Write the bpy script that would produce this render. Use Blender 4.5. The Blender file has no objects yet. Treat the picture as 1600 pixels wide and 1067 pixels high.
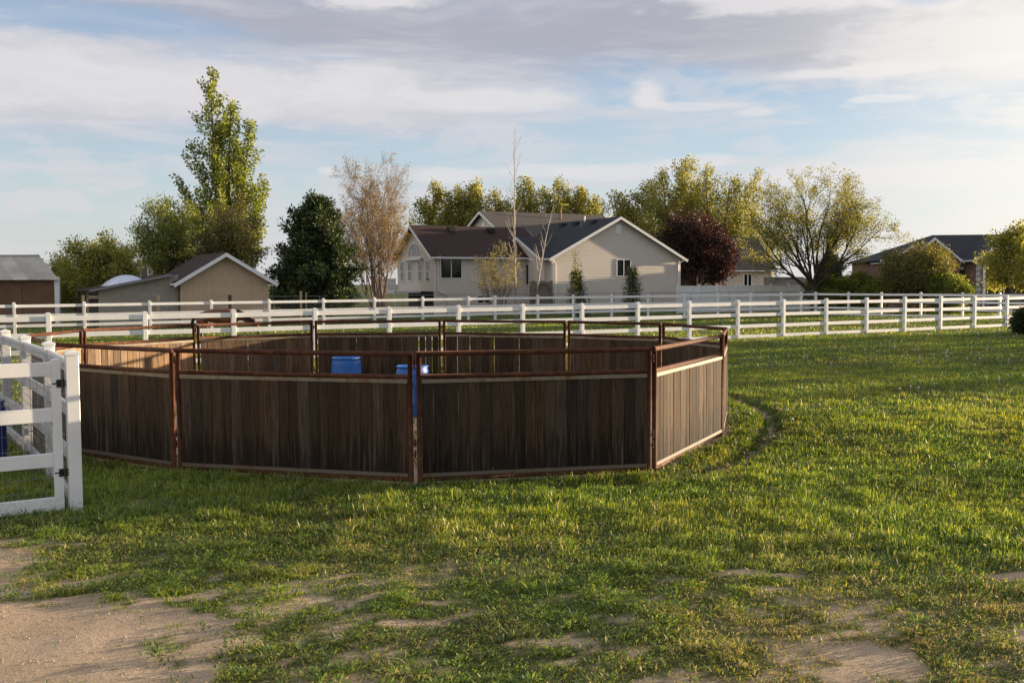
import bpy, math, random
import numpy as np
from mathutils import Vector, Matrix

random.seed(7)
RNG = np.random.default_rng(11)
SC = bpy.context.scene
COL = SC.collection
R = math.radians

# ------------------------------------------------------------------ camera
CAM_H, FPX, HZ, ROLL = 2.35, 1600.0, 442.0, 0.0062
cam_d = bpy.data.cameras.new('camera')
cam_d.sensor_width = 36.0
cam_d.lens = 36.0
cam_d.clip_end = 6000
cam = bpy.data.objects.new('camera', cam_d)
COL.objects.link(cam)
PITCH = math.atan((533.5 - HZ) / FPX)
cam.matrix_world = Matrix.Translation((0, 0, CAM_H)) @ Matrix.Rotation(math.pi / 2 - PITCH, 4, 'X') @ Matrix.Rotation(-ROLL, 4, 'Z')
SC.camera = cam

# ------------------------------------------------------------------ light
SUN_AZ, SUN_EL = R(24.0), R(5.6)          # azimuth: degrees forward of due right
SUN_DIR = Vector((math.cos(SUN_AZ) * math.cos(SUN_EL), math.sin(SUN_AZ) * math.cos(SUN_EL), math.sin(SUN_EL)))
sun_d = bpy.data.lights.new('sun', 'SUN')
sun_d.energy = 5.0
sun_d.angle = R(0.6)
sun_d.color = (1.0, 0.78, 0.52)
sun = bpy.data.objects.new('sun', sun_d)
COL.objects.link(sun)
sun.rotation_euler = (-SUN_DIR).to_track_quat('-Z', 'Y').to_euler()

SC.view_settings.view_transform = 'Standard'
SC.view_settings.look = 'None'
SC.view_settings.exposure = 1.5
SC.view_settings.gamma = 1.0
SC.view_settings.use_curve_mapping = False
SC.render.engine = 'CYCLES'
SC.cycles.max_bounces = 4
SC.cycles.diffuse_bounces = 2
SC.cycles.glossy_bounces = 2
SC.cycles.transmission_bounces = 4
SC.cycles.transparent_max_bounces = 6
SC.cycles.use_denoising = True


# ------------------------------------------------------------------ node helper
class NT:
    def __init__(self, tree):
        self.t = tree
        self.n = tree.nodes
        self.l = tree.links

    def new(self, kind, **kw):
        n = self.n.new(kind)
        for k, v in kw.items():
            setattr(n, k, v)
        return n

    def put(self, sock, val):
        if isinstance(val, bpy.types.NodeSocket):
            self.l.new(val, sock)
        elif val is not None:
            if hasattr(sock.default_value, '__len__') and not hasattr(val, '__len__'):
                val = (val,) * len(sock.default_value)
            if hasattr(val, '__len__') and len(val) == 3 and len(sock.default_value) == 4:
                val = (*val, 1)
            sock.default_value = val

    def math(self, op, a, b=None, c=None, clamp=False):
        n = self.new('ShaderNodeMath', operation=op, use_clamp=clamp)
        for i, v in enumerate((a, b, c)):
            self.put(n.inputs[i], v)
        return n.outputs[0]

    def mix(self, fac, a, b, blend='MIX'):
        n = self.new('ShaderNodeMix', data_type='RGBA', blend_type=blend)
        self.put(n.inputs[0], fac)
        self.put(n.inputs[6], a)
        self.put(n.inputs[7], b)
        return n.outputs[2]

    def ramp(self, fac, stops, interp='LINEAR'):
        n = self.new('ShaderNodeValToRGB')
        n.color_ramp.interpolation = interp
        e = n.color_ramp.elements
        while len(e) < len(stops):
            e.new(0.5)
        for el, (p, c) in zip(e, stops):
            el.position = p
            if not hasattr(c, '__len__'):
                c = (c, c, c)
            el.color = (*c, 1)
        self.put(n.inputs[0], fac)
        return n.outputs[0]

    def sstep(self, x, lo, hi):
        n = self.new('ShaderNodeMapRange', interpolation_type='SMOOTHSTEP')
        self.put(n.inputs[0], x)
        self.put(n.inputs[1], lo)
        self.put(n.inputs[2], hi)
        n.inputs[3].default_value = 0
        n.inputs[4].default_value = 1
        return n.outputs[0]

    def noise(self, vec, scale, detail=4, rough=0.5, dist=0.0, out=0):
        n = self.new('ShaderNodeTexNoise')
        self.put(n.inputs['Vector'], vec)
        n.inputs['Scale'].default_value = scale
        n.inputs['Detail'].default_value = detail
        n.inputs['Roughness'].default_value = rough
        n.inputs['Distortion'].default_value = dist
        return n.outputs[out]

    def mapping(self, vec, scale=(1, 1, 1), loc=(0, 0, 0), rot=(0, 0, 0)):
        n = self.new('ShaderNodeMapping')
        self.put(n.inputs[0], vec)
        self.put(n.inputs[1], loc)
        self.put(n.inputs[2], rot)
        self.put(n.inputs[3], scale)
        return n.outputs[0]

    def combine(self, x, y, z):
        n = self.new('ShaderNodeCombineXYZ')
        for i, v in enumerate((x, y, z)):
            self.put(n.inputs[i], v)
        return n.outputs[0]


# ------------------------------------------------------------------ sky
def build_world():
    w = bpy.data.worlds.new('World')
    SC.world = w
    w.use_nodes = True
    T = NT(w.node_tree)
    T.n.clear()
    sky = T.new('ShaderNodeTexSky', sky_type='NISHITA')
    sky.sun_disc = False
    sky.sun_elevation = SUN_EL
    sky.sun_rotation = math.pi / 2 - SUN_AZ
    sky.altitude = 1400
    sky.air_density = 1.0
    sky.dust_density = 0.6
    sky.ozone_density = 1.5
    STR = 0.13
    tc = T.new('ShaderNodeTexCoord')
    sep = T.new('ShaderNodeSeparateXYZ')
    T.l.new(tc.outputs['Generated'], sep.inputs[0])
    x, y, z = sep.outputs
    az = T.math('ARCTAN2', x, y)                 # 0 ahead, positive to the right
    el = T.math('ARCSINE', z)
    # drifting bands: coordinates stretched along the wind
    band = T.combine(T.math('MULTIPLY', az, 1.0), T.math('MULTIPLY', el, 4.2), 0.0)
    warp = T.noise(band, 3.0, 3, 0.5, 0, 1)
    bw = T.new('ShaderNodeVectorMath', operation='MULTIPLY_ADD')
    T.put(bw.inputs[0], warp)
    bw.inputs[1].default_value = (0.16, 0.22, 0.0)
    T.put(bw.inputs[2], band)
    bandw = bw.outputs[0]
    n1 = T.noise(bandw, 3.2, 5, 0.56)
    n2 = T.noise(T.mapping(bandw, (1.0, 1.6, 1), (3.1, 1.7, 0)), 7.0, 5, 0.62)
    # cumulus patches low over the horizon and small ones above
    cum = T.noise(T.combine(T.math('MULTIPLY', az, 1.0), T.math('MULTIPLY', el, 2.2), 4.0), 11.0, 5, 0.6)
    wob = T.math('MULTIPLY', T.math('SUBTRACT', n1, 0.5), 0.085)
    # the big grey sheet: its lower edge sinks towards the right, its upper edge is out of the picture on the left
    edge_lo = T.math('MULTIPLY_ADD', az, -0.065, 0.200)
    e1 = T.math('ADD', T.math('SUBTRACT', el, edge_lo), wob)
    sheet = T.math('MULTIPLY', T.sstep(e1, -0.012, 0.030), T.math('SUBTRACT', 1.0, T.math('MULTIPLY', T.sstep(T.math('ADD', el, wob), 0.235, 0.33), 0.6)))
    sheet = T.math('MULTIPLY', sheet, T.sstep(T.math('ADD', az, T.math('MULTIPLY', n1, 0.35)), -0.35, -0.02))
    # white altostratus on the left, between 8 and 13 degrees
    lw = T.math('MULTIPLY', T.sstep(T.math('ADD', el, wob), 0.125, 0.165), T.math('SUBTRACT', 1.0, T.sstep(T.math('ADD', el, wob), 0.205, 0.238)))
    lw = T.math('MULTIPLY', lw, T.math('SUBTRACT', 1.0, T.sstep(az, -0.10, 0.12)))
    wisps = T.math('MULTIPLY', T.sstep(n2, 0.43, 0.66), 0.85)
    cumm = T.math('MULTIPLY', T.sstep(cum, 0.52, 0.62), T.math('SUBTRACT', 1.0, T.sstep(el, 0.19, 0.26)))
    low = T.math('MULTIPLY', T.sstep(T.math('ADD', cum, T.math('MULTIPLY', az, 0.12)), 0.44, 0.54), T.math('SUBTRACT', 1.0, T.sstep(T.math('ADD', el, T.math('MULTIPLY', T.math('SUBTRACT', cum, 0.5), 0.10)), 0.098, 0.112)))
    veil = T.math('SUBTRACT', 1.0, T.sstep(el, -0.02, 0.11))
    # closeness to the sun brightens cloud
    dot = T.new('ShaderNodeVectorMath', operation='DOT_PRODUCT')
    T.l.new(tc.outputs['Generated'], dot.inputs[0])
    dot.inputs[1].default_value = SUN_DIR
    near = T.sstep(dot.outputs['Value'], 0.52, 1.0)
    k = 0.354 / STR                              # colours below are as exposed (one and a half stops up)
    col = lambda *c: tuple(q * k for q in c)
    clear = T.mix(0.80, sky.outputs[0], T.mix(T.sstep(el, 0.04, 0.27), col(0.53, 0.585, 0.64), col(0.32, 0.42, 0.60)))
    white = T.mix(near, col(0.69, 0.68, 0.715), col(1.06, 1.01, 0.94))
    grey = T.mix(near, col(0.435, 0.44, 0.51), col(0.98, 0.94, 0.88))
    hazy = T.mix(near, col(0.60, 0.615, 0.625), col(0.96, 0.90, 0.80))

    def puff(px, py, rx, ry, rough=1.0):
        """one cloud at its bearing and elevation, ragged with noise"""
        a0, e0 = math.atan((px - 800) / FPX), math.atan((HZ - py) / FPX)
        dx = T.math('MULTIPLY', T.math('SUBTRACT', az, a0), FPX / rx)
        dy = T.math('MULTIPLY', T.math('SUBTRACT', el, e0), FPX / ry)
        q = T.math('SQRT', T.math('ADD', T.math('MULTIPLY', dx, dx), T.math('MULTIPLY', dy, dy)))
        q = T.math('ADD', q, T.math('MULTIPLY', T.math('SUBTRACT', T.math('ADD', cum, T.math('MULTIPLY', n2, 0.8)), 0.9), 2.4 * rough))
        return T.sstep(q, 1.15, 0.45)
    c = T.mix(T.math('MULTIPLY', veil, 0.75), clear, hazy)
    c = T.mix(T.math('MULTIPLY', wisps, 0.75), c, white)
    c = T.mix(T.math('MULTIPLY', lw, T.sstep(n1, 0.30, 0.50)), c, T.mix(T.sstep(n2, 0.35, 0.65), col(0.58, 0.58, 0.64), white))
    c = T.mix(T.math('MULTIPLY', cumm, 0.45), c, white)
    c = T.mix(T.math('MULTIPLY', low, 0.60), c, white)
    shade = T.mix(T.math('MULTIPLY', T.sstep(n2, 0.46, 0.80), 0.45), grey, white)
    c = T.mix(T.math('MULTIPLY', sheet, 0.96), c, shade)
    for px, py, rx, ry, st in ((230, 150, 330, 46, 0.75), (560, 150, 120, 40, 0.6), (755, 163, 150, 20, 0.85), (1012, 158, 34, 28, 0.95), (1085, 176, 110, 9, 0.7), (1180, 188, 38, 9, 0.7),
                               (1320, 137, 210, 11, 0.85), (1390, 178, 52, 6, 0.6), (515, 270, 18, 9, 0.7), (700, 277, 70, 14, 0.7), (850, 268, 90, 12, 0.6), (960, 274, 90, 15, 0.7),
                               (1110, 262, 90, 12, 0.7), (1380, 285, 260, 26, 0.75), (600, 6, 130, 22, 0.9), (1290, 20, 260, 30, 0.85), (1520, 110, 190, 70, 0.7)):
        c = T.mix(T.math('MULTIPLY', puff(px, py, rx, ry), st), c, T.mix(0.35, white, col(0.92, 0.89, 0.87)))
    for px, py, rx, ry, st in ((120, 62, 260, 24, 0.75), (1445, 36, 50, 14, 0.55), (560, 240, 300, 22, 0.3)):
        c = T.mix(T.math('MULTIPLY', puff(px, py, rx, ry, 0.7), st), c, clear)
    glow = T.math('MULTIPLY', T.sstep(dot.outputs['Value'], 0.60, 0.95), 0.85)
    c = T.mix(glow, c, col(1.10, 1.04, 0.95))
    # opposite the sunset the clouds face the sun and shine
    back = T.math('MULTIPLY', T.sstep(dot.outputs['Value'], 0.05, -0.70), T.sstep(n1, 0.28, 0.52))
    c = T.mix(T.math('MULTIPLY', back, 0.85), c, col(1.06, 0.99, 0.94))
    bg = T.new('ShaderNodeBackground')
    T.put(bg.inputs[0], c)
    bg.inputs[1].default_value = STR
    out = T.new('ShaderNodeOutputWorld')
    T.l.new(bg.outputs[0], out.inputs[0])
    w.cycles.sampling_method = 'MANUAL'
    w.cycles.sample_map_resolution = 256


build_world()


# ------------------------------------------------------------------ materials
def material(name):
    m = bpy.data.materials.new(name)
    m.use_nodes = True
    T = NT(m.node_tree)
    b = T.n['Principled BSDF']
    b.inputs['Specular IOR Level'].default_value = 0.35
    return m, T, b


def bump(T, b, h, strength=0.3, dist=0.01):
    n = T.new('ShaderNodeBump')
    n.inputs['Strength'].default_value = strength
    n.inputs['Distance'].default_value = dist
    T.put(n.inputs['Height'], h)
    T.l.new(n.outputs[0], b.inputs['Normal'])


def plain(name, col, rough=0.6, var=0.15, scale=6.0, metal=0.0, bmp=0.0, spec=0.35):
    m, T, b = material(name)
    tc = T.new('ShaderNodeTexCoord')
    n = T.noise(tc.outputs['Object'], scale, 5, 0.6)
    c = T.ramp(n, [(0.25, tuple(c * (1 - var) for c in col)), (0.75, tuple(min(1, c * (1 + var)) for c in col))])
    T.put(b.inputs['Base Color'], c)
    b.inputs['Roughness'].default_value = rough
    b.inputs['Metallic'].default_value = metal
    b.inputs['Specular IOR Level'].default_value = spec
    if bmp:
        bump(T, b, T.noise(tc.outputs['Object'], scale * 6, 4, 0.6), bmp, 0.01)
    return m


def mat_vinyl():
    m, T, b = material('white_vinyl')
    g = T.new('ShaderNodeNewGeometry')
    n = T.noise(g.outputs['Position'], 2.2, 5, 0.65)
    n2 = T.noise(g.outputs['Position'], 23.0, 3, 0.6)
    sep = T.new('ShaderNodeSeparateXYZ')
    T.l.new(g.outputs['Position'], sep.inputs[0])
    splash = T.math('MULTIPLY', T.sstep(sep.outputs[2], 0.30, 0.02), T.sstep(n2, 0.42, 0.66))
    c = T.ramp(n, [(0.3, (0.70, 0.70, 0.69)), (0.7, (0.80, 0.80, 0.80))])
    c = T.mix(T.math('MULTIPLY', splash, 0.40), c, (0.36, 0.32, 0.24))
    T.put(b.inputs['Base Color'], c)
    b.inputs['Roughness'].default_value = 0.42
    return m


def mat_rust():
    m, T, b = material('rusted_steel')
    g = T.new('ShaderNodeNewGeometry')
    n = T.noise(g.outputs['Position'], 9.0, 8, 0.68)
    n2 = T.noise(g.outputs['Position'], 46.0, 4, 0.6)
    c = T.ramp(n, [(0.30, (0.030, 0.012, 0.008)), (0.50, (0.080, 0.027, 0.012)), (0.66, (0.150, 0.052, 0.018)), (0.80, (0.055, 0.024, 0.014))])
    c = T.mix(T.math('MULTIPLY', n2, 0.45), c, (0.04, 0.016, 0.010))
    T.put(b.inputs['Base Color'], c)
    b.inputs['Roughness'].default_value = 0.75
    b.inputs['Specular IOR Level'].default_value = 0.2
    bump(T, b, n2, 0.35, 0.004)
    return m


def mat_channel():
    m, T, b = material('galvanised_channel')
    g = T.new('ShaderNodeNewGeometry')
    n = T.noise(g.outputs['Position'], 5.0, 8, 0.7)
    sepz = T.new('ShaderNodeSeparateXYZ')
    T.l.new(g.outputs['Position'], sepz.inputs[0])
    c = T.ramp(n, [(0.36, (0.15, 0.062, 0.022)), (0.47, (0.175, 0.145, 0.095)), (0.75, (0.235, 0.21, 0.165))])
    c = T.mix(T.math('MULTIPLY', T.sstep(sepz.outputs[2], 0.5, 0.1), T.math('MULTIPLY_ADD', n, 0.5, 0.35)), c, (0.085, 0.070, 0.052))
    T.put(b.inputs['Base Color'], c)
    b.inputs['Roughness'].default_value = 0.55
    return m


def mat_board():
    m, T, b = material('weathered_board')
    tc = T.new('ShaderNodeTexCoord')
    oi = T.new('ShaderNodeObjectInfo')
    rnd = oi.outputs['Random']
    off = T.combine(T.math('MULTIPLY', rnd, 37.0), T.math('MULTIPLY', rnd, 91.0), T.math('MULTIPLY', rnd, 53.0))
    add = T.new('ShaderNodeVectorMath', operation='ADD')
    T.l.new(tc.outputs['Object'], add.inputs[0])
    T.put(add.inputs[1], off)
    p = add.outputs[0]
    # growth rings bent round knots
    knot = T.new('ShaderNodeTexVoronoi')
    T.put(knot.inputs['Vector'], T.mapping(p, (6.5, 1.0, 1.9)))
    knot.inputs['Scale'].default_value = 1.0
    kd = knot.outputs['Distance']
    grain_v = T.mapping(p, (1.0, 1.0, 0.055))
    ng = T.noise(grain_v, 55.0, 7, 0.62, 0.9)
    rings = T.math('SINE', T.math('ADD', T.math('MULTIPLY', kd, 34.0), T.math('MULTIPLY', ng, 11.0)))
    big = T.noise(T.mapping(p, (1.0, 1.0, 0.35)), 4.2, 5, 0.6)
    c = T.ramp(ng, [(0.28, (0.085, 0.052, 0.032)), (0.50, (0.190, 0.124, 0.076)), (0.72, (0.300, 0.205, 0.128))])
    c = T.mix(T.math('MULTIPLY', T.sstep(rings, 0.25, 1.0), 0.30), c, (0.075, 0.048, 0.034))
    c = T.mix(T.math('MULTIPLY', T.sstep(kd, 0.26, 0.10), 0.9), c, (0.035, 0.022, 0.016))
    # silvered and water stained areas
    c = T.mix(T.math('MULTIPLY', T.sstep(big, 0.54, 0.70), 0.55), c, (0.36, 0.285, 0.21))
    blot = T.noise(T.mapping(p, (1.0, 1.0, 0.45)), 9.0, 6, 0.7)
    c = T.mix(T.math('MULTIPLY', T.sstep(blot, 0.52, 0.66), 0.6), c, (0.040, 0.028, 0.021))
    sep = T.new('ShaderNodeSeparateXYZ')
    T.l.new(tc.outputs['Object'], sep.inputs[0])
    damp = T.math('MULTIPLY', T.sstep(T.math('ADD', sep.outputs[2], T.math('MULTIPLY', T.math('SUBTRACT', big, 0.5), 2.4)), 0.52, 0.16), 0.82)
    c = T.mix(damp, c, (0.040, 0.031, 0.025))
    hsv = T.new('ShaderNodeHueSaturation')
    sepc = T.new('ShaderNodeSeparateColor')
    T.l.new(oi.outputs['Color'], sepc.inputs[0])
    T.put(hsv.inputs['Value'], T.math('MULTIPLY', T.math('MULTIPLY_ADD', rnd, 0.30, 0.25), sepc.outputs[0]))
    T.put(hsv.inputs['Saturation'], T.math('MULTIPLY_ADD', T.math('FRACT', T.math('MULTIPLY', rnd, 7.31)), 0.35, 0.86))
    T.put(hsv.inputs['Color'], c)
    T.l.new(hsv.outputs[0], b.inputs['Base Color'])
    b.inputs['Roughness'].default_value = 0.85
    b.inputs['Specular IOR Level'].default_value = 0.2
    bump(T, b, T.math('ADD', ng, T.math('MULTIPLY', rings, 0.12)), 0.55, 0.006)
    return m


def mat_shingle(name, col, col2):
    m, T, b = material(name)
    tc = T.new('ShaderNodeTexCoord')
    br = T.new('ShaderNodeTexBrick')
    T.l.new(tc.outputs['UV'], br.inputs['Vector'])
    br.inputs['Scale'].default_value = 1.0
    br.inputs['Brick Width'].default_value = 0.32
    br.inputs['Row Height'].default_value = 0.14
    br.inputs['Mortar Size'].default_value = 0.008
    br.inputs['Bias'].default_value = 0.0
    T.put(br.inputs['Color1'], col)
    T.put(br.inputs['Color2'], col2)
    T.put(br.inputs['Mortar'], tuple(c * 0.35 for c in col))
    n = T.noise(tc.outputs['Object'], 0.9, 6, 0.65)
    n2 = T.noise(tc.outputs['Object'], 40.0, 2, 0.6)
    c = T.mix(T.math('MULTIPLY', n, 0.55), br.outputs['Color'], tuple(c * 0.62 for c in col))
    c = T.mix(T.math('MULTIPLY', n2, 0.35), c, tuple(min(1, q * 1.7) for q in col2))
    T.put(b.inputs['Base Color'], c)
    b.inputs['Roughness'].default_value = 0.9
    bump(T, b, T.math('ADD', br.outputs['Fac'], n2), 0.5, 0.02)
    return m


def mat_brick():
    m, T, b = material('red_brick')
    tc = T.new('ShaderNodeTexCoord')
    br = T.new('ShaderNodeTexBrick')
    T.l.new(tc.outputs['UV'], br.inputs['Vector'])
    br.inputs['Scale'].default_value = 1.0
    br.inputs['Brick Width'].default_value = 0.22
    br.inputs['Row Height'].default_value = 0.075
    br.inputs['Mortar Size'].default_value = 0.01
    T.put(br.inputs['Color1'], (0.24, 0.105, 0.075))
    T.put(br.inputs['Color2'], (0.16, 0.080, 0.066))
    T.put(br.inputs['Mortar'], (0.30, 0.27, 0.24))
    n = T.noise(tc.outputs['Object'], 1.4, 5, 0.6)
    c = T.mix(T.math('MULTIPLY', n, 0.4), br.outputs['Color'], (0.12, 0.07, 0.06))
    T.put(b.inputs['Base Color'], c)
    b.inputs['Roughness'].default_value = 0.9
    bump(T, b, br.outputs['Fac'], -0.5, 0.01)
    return m


def mat_stucco(name, col):
    m, T, b = material(name)
    tc = T.new('ShaderNodeTexCoord')
    n = T.noise(tc.outputs['Object'], 1.3, 6, 0.65)
    n2 = T.noise(tc.outputs['Object'], 9.0, 5, 0.62)
    sep = T.new('ShaderNodeSeparateXYZ')
    T.l.new(tc.outputs['Object'], sep.inputs[0])
    c = T.ramp(n, [(0.3, tuple(q * 0.82 for q in col)), (0.7, col)])
    c = T.mix(T.math('MULTIPLY', T.sstep(n2, 0.5, 0.75), 0.3), c, tuple(q * 0.6 for q in col))
    T.put(b.inputs['Base Color'], c)
    b.inputs['Roughness'].default_value = 0.92
    bump(T, b, n2, 0.9, 0.06)
    return m


def mat_glass():
    m, T, b = material('window_glass')
    b.inputs['Base Color'].default_value = (0.012, 0.014, 0.018, 1)
    b.inputs['Roughness'].default_value = 0.06
    b.inputs['Specular IOR Level'].default_value = 0.6
    return m


def mat_foliage(name, trans=0.52, rough=0.55, gloss=0.06):
    """leaf colour comes from the per-leaf colour attribute"""
    m = bpy.data.materials.new(name)
    m.use_nodes = True
    T = NT(m.node_tree)
    T.n.clear()
    a = T.new('ShaderNodeAttribute', attribute_name='col')
    d = T.new('ShaderNodeBsdfDiffuse')
    t = T.new('ShaderNodeBsdfTranslucent')
    g = T.new('ShaderNodeBsdfGlossy')
    g.inputs['Roughness'].default_value = rough
    T.put(g.inputs['Color'], (0.8, 0.8, 0.7, 1))
    T.l.new(a.outputs['Color'], d.inputs['Color'])
    tint = T.mix(1.0, a.outputs['Color'], (1.25, 1.15, 0.55), 'MULTIPLY')
    T.put(t.inputs['Color'], tint)
    m1 = T.new('ShaderNodeMixShader')
    m1.inputs[0].default_value = trans
    T.l.new(d.outputs[0], m1.inputs[1])
    T.l.new(t.outputs[0], m1.inputs[2])
    m2 = T.new('ShaderNodeMixShader')
    m2.inputs[0].default_value = gloss
    T.l.new(m1.outputs[0], m2.inputs[1])
    T.l.new(g.outputs[0], m2.inputs[2])
    o = T.new('ShaderNodeOutputMaterial')
    T.l.new(m2.outputs[0], o.inputs[0])
    return m


def mat_ground():
    m, T, b = material('ground_soil_and_thatch')
    g = T.new('ShaderNodeNewGeometry')
    P = g.outputs['Position']
    a = T.new('ShaderNodeAttribute', attribute_name='cover')
    n = T.noise(P, 1.1, 6, 0.6)
    n2 = T.noise(P, 14.0, 5, 0.65)
    n3 = T.noise(P, 60.0, 5, 0.72)
    soil = T.ramp(n, [(0.3, (0.40, 0.295, 0.20)), (0.7, (0.55, 0.42, 0.295))])
    soil = T.mix(T.math('MULTIPLY', T.sstep(n3, 0.50, 0.66), 0.75), soil, (0.20, 0.14, 0.09))
    soil = T.mix(T.math('MULTIPLY', T.sstep(n2, 0.55, 0.8), 0.45), soil, (0.62, 0.48, 0.34))
    th = T.ramp(n2, [(0.3, (0.045, 0.052, 0.014)), (0.55, (0.085, 0.090, 0.024)), (0.8, (0.17, 0.145, 0.060))])
    far = T.ramp(T.noise(T.mapping(P, (1, 0.5, 1)), 0.35, 5, 0.6), [(0.3, (0.042, 0.072, 0.016)), (0.7, (0.080, 0.108, 0.028))])
    th = T.mix(T.math('MULTIPLY', T.noise(P, 0.6, 3, 0.5), 0.7), th, far)
    f = T.math('ADD', a.outputs['Fac'], T.math('MULTIPLY', T.math('SUBTRACT', n2, 0.5), 0.7))
    c = T.mix(T.sstep(f, 0.38, 0.88), soil, th)
    T.put(b.inputs['Base Color'], c)
    b.inputs['Roughness'].default_value = 0.95
    b.inputs['Specular IOR Level'].default_value = 0.15
    bump(T, b, T.math('ADD', n2, T.math('MULTIPLY', n3, 0.75)), 0.9, 0.028)
    return m


M = {}
M['vinyl'] = mat_vinyl()
M['rust'] = mat_rust()
M['channel'] = mat_channel()
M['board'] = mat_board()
M['glass'] = mat_glass()
M['ground'] = mat_ground()
M['leaf'] = mat_foliage('leaf')
M['needle'] = mat_foliage('needle', 0.2, 0.5, 0.05)
M['grass'] = mat_foliage('grass_blade', 0.5, 0.45, 0.05)
M['bark'] = plain('bark_brown', (0.10, 0.075, 0.055), 0.9, 0.4, 5, bmp=0.6)
M['bark_dark'] = plain('bark_dark', (0.050, 0.038, 0.030), 0.9, 0.35, 5, bmp=0.6)
M['bark_pale'] = plain('bark_pale', (0.42, 0.36, 0.30), 0.85, 0.35, 4, bmp=0.4)
M['bark_twig'] = plain('bark_twig', (0.24, 0.165, 0.115), 0.9, 0.3, 3)
M['siding'] = plain('vinyl_siding_beige', (0.60, 0.545, 0.485), 0.6, 0.05, 0.7)
M['trim'] = plain('white_trim', (0.74, 0.74, 0.75), 0.5, 0.05, 2)
M['roof_dark'] = mat_shingle('shingle_charcoal', (0.021, 0.023, 0.028), (0.031, 0.033, 0.039))
M['roof_grey'] = mat_shingle('shingle_grey', (0.075, 0.064, 0.057), (0.10, 0.086, 0.074))
M['roof_brown'] = mat_shingle('shingle_brown', (0.036, 0.019, 0.017), (0.052, 0.027, 0.023))
M['brick'] = mat_brick()
M['stucco_tan'] = mat_stucco('stucco_tan', (0.56, 0.42, 0.29))
M['stucco_grey'] = mat_stucco('stucco_grey', (0.36, 0.32, 0.27))
M['metal_roof'] = plain('galvanised_sheet', (0.42, 0.42, 0.40), 0.45, 0.18, 0.8, metal=0.4)
M['brown_panel'] = plain('brown_plywood', (0.155, 0.085, 0.050), 0.8, 0.22, 1.5)
M['dark_wood'] = plain('dark_timber', (0.060, 0.045, 0.036), 0.85, 0.3, 3)
M['pale_wood'] = plain('pale_timber', (0.40, 0.29, 0.19), 0.85, 0.25, 5)
M['grey_wood'] = plain('grey_timber', (0.20, 0.165, 0.135), 0.85, 0.3, 4)
M['blue'] = plain('blue_plastic', (0.014, 0.110, 0.40), 0.45, 0.35, 11, spec=0.4)
M['blue_dark'] = plain('dark_blue_plastic', (0.012, 0.03, 0.16), 0.4, 0.1, 3)
M['black'] = plain('black_metal', (0.012, 0.012, 0.013), 0.5, 0.2, 20)
M['wire'] = plain('galvanised_wire', (0.26, 0.26, 0.26), 0.45, 0.1, 4, metal=0.6)
M['wire_dark'] = plain('dark_wire', (0.07, 0.07, 0.075), 0.5, 0.1, 4, metal=0.5)
M['stone'] = plain('pale_stone', (0.42, 0.40, 0.38), 0.85, 0.2, 4)
M['concrete'] = plain('concrete', (0.30, 0.28, 0.26), 0.9, 0.15, 1.2)
M['carpaint'] = plain('dark_car_paint', (0.012, 0.016, 0.028), 0.2, 0.05, 1, spec=0.6)
M['rubber'] = plain('tyre_rubber', (0.015, 0.015, 0.015), 0.8, 0.1, 8)
M['dome'] = plain('translucent_dome', (0.60, 0.64, 0.72), 0.35, 0.12, 1.5)


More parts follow.
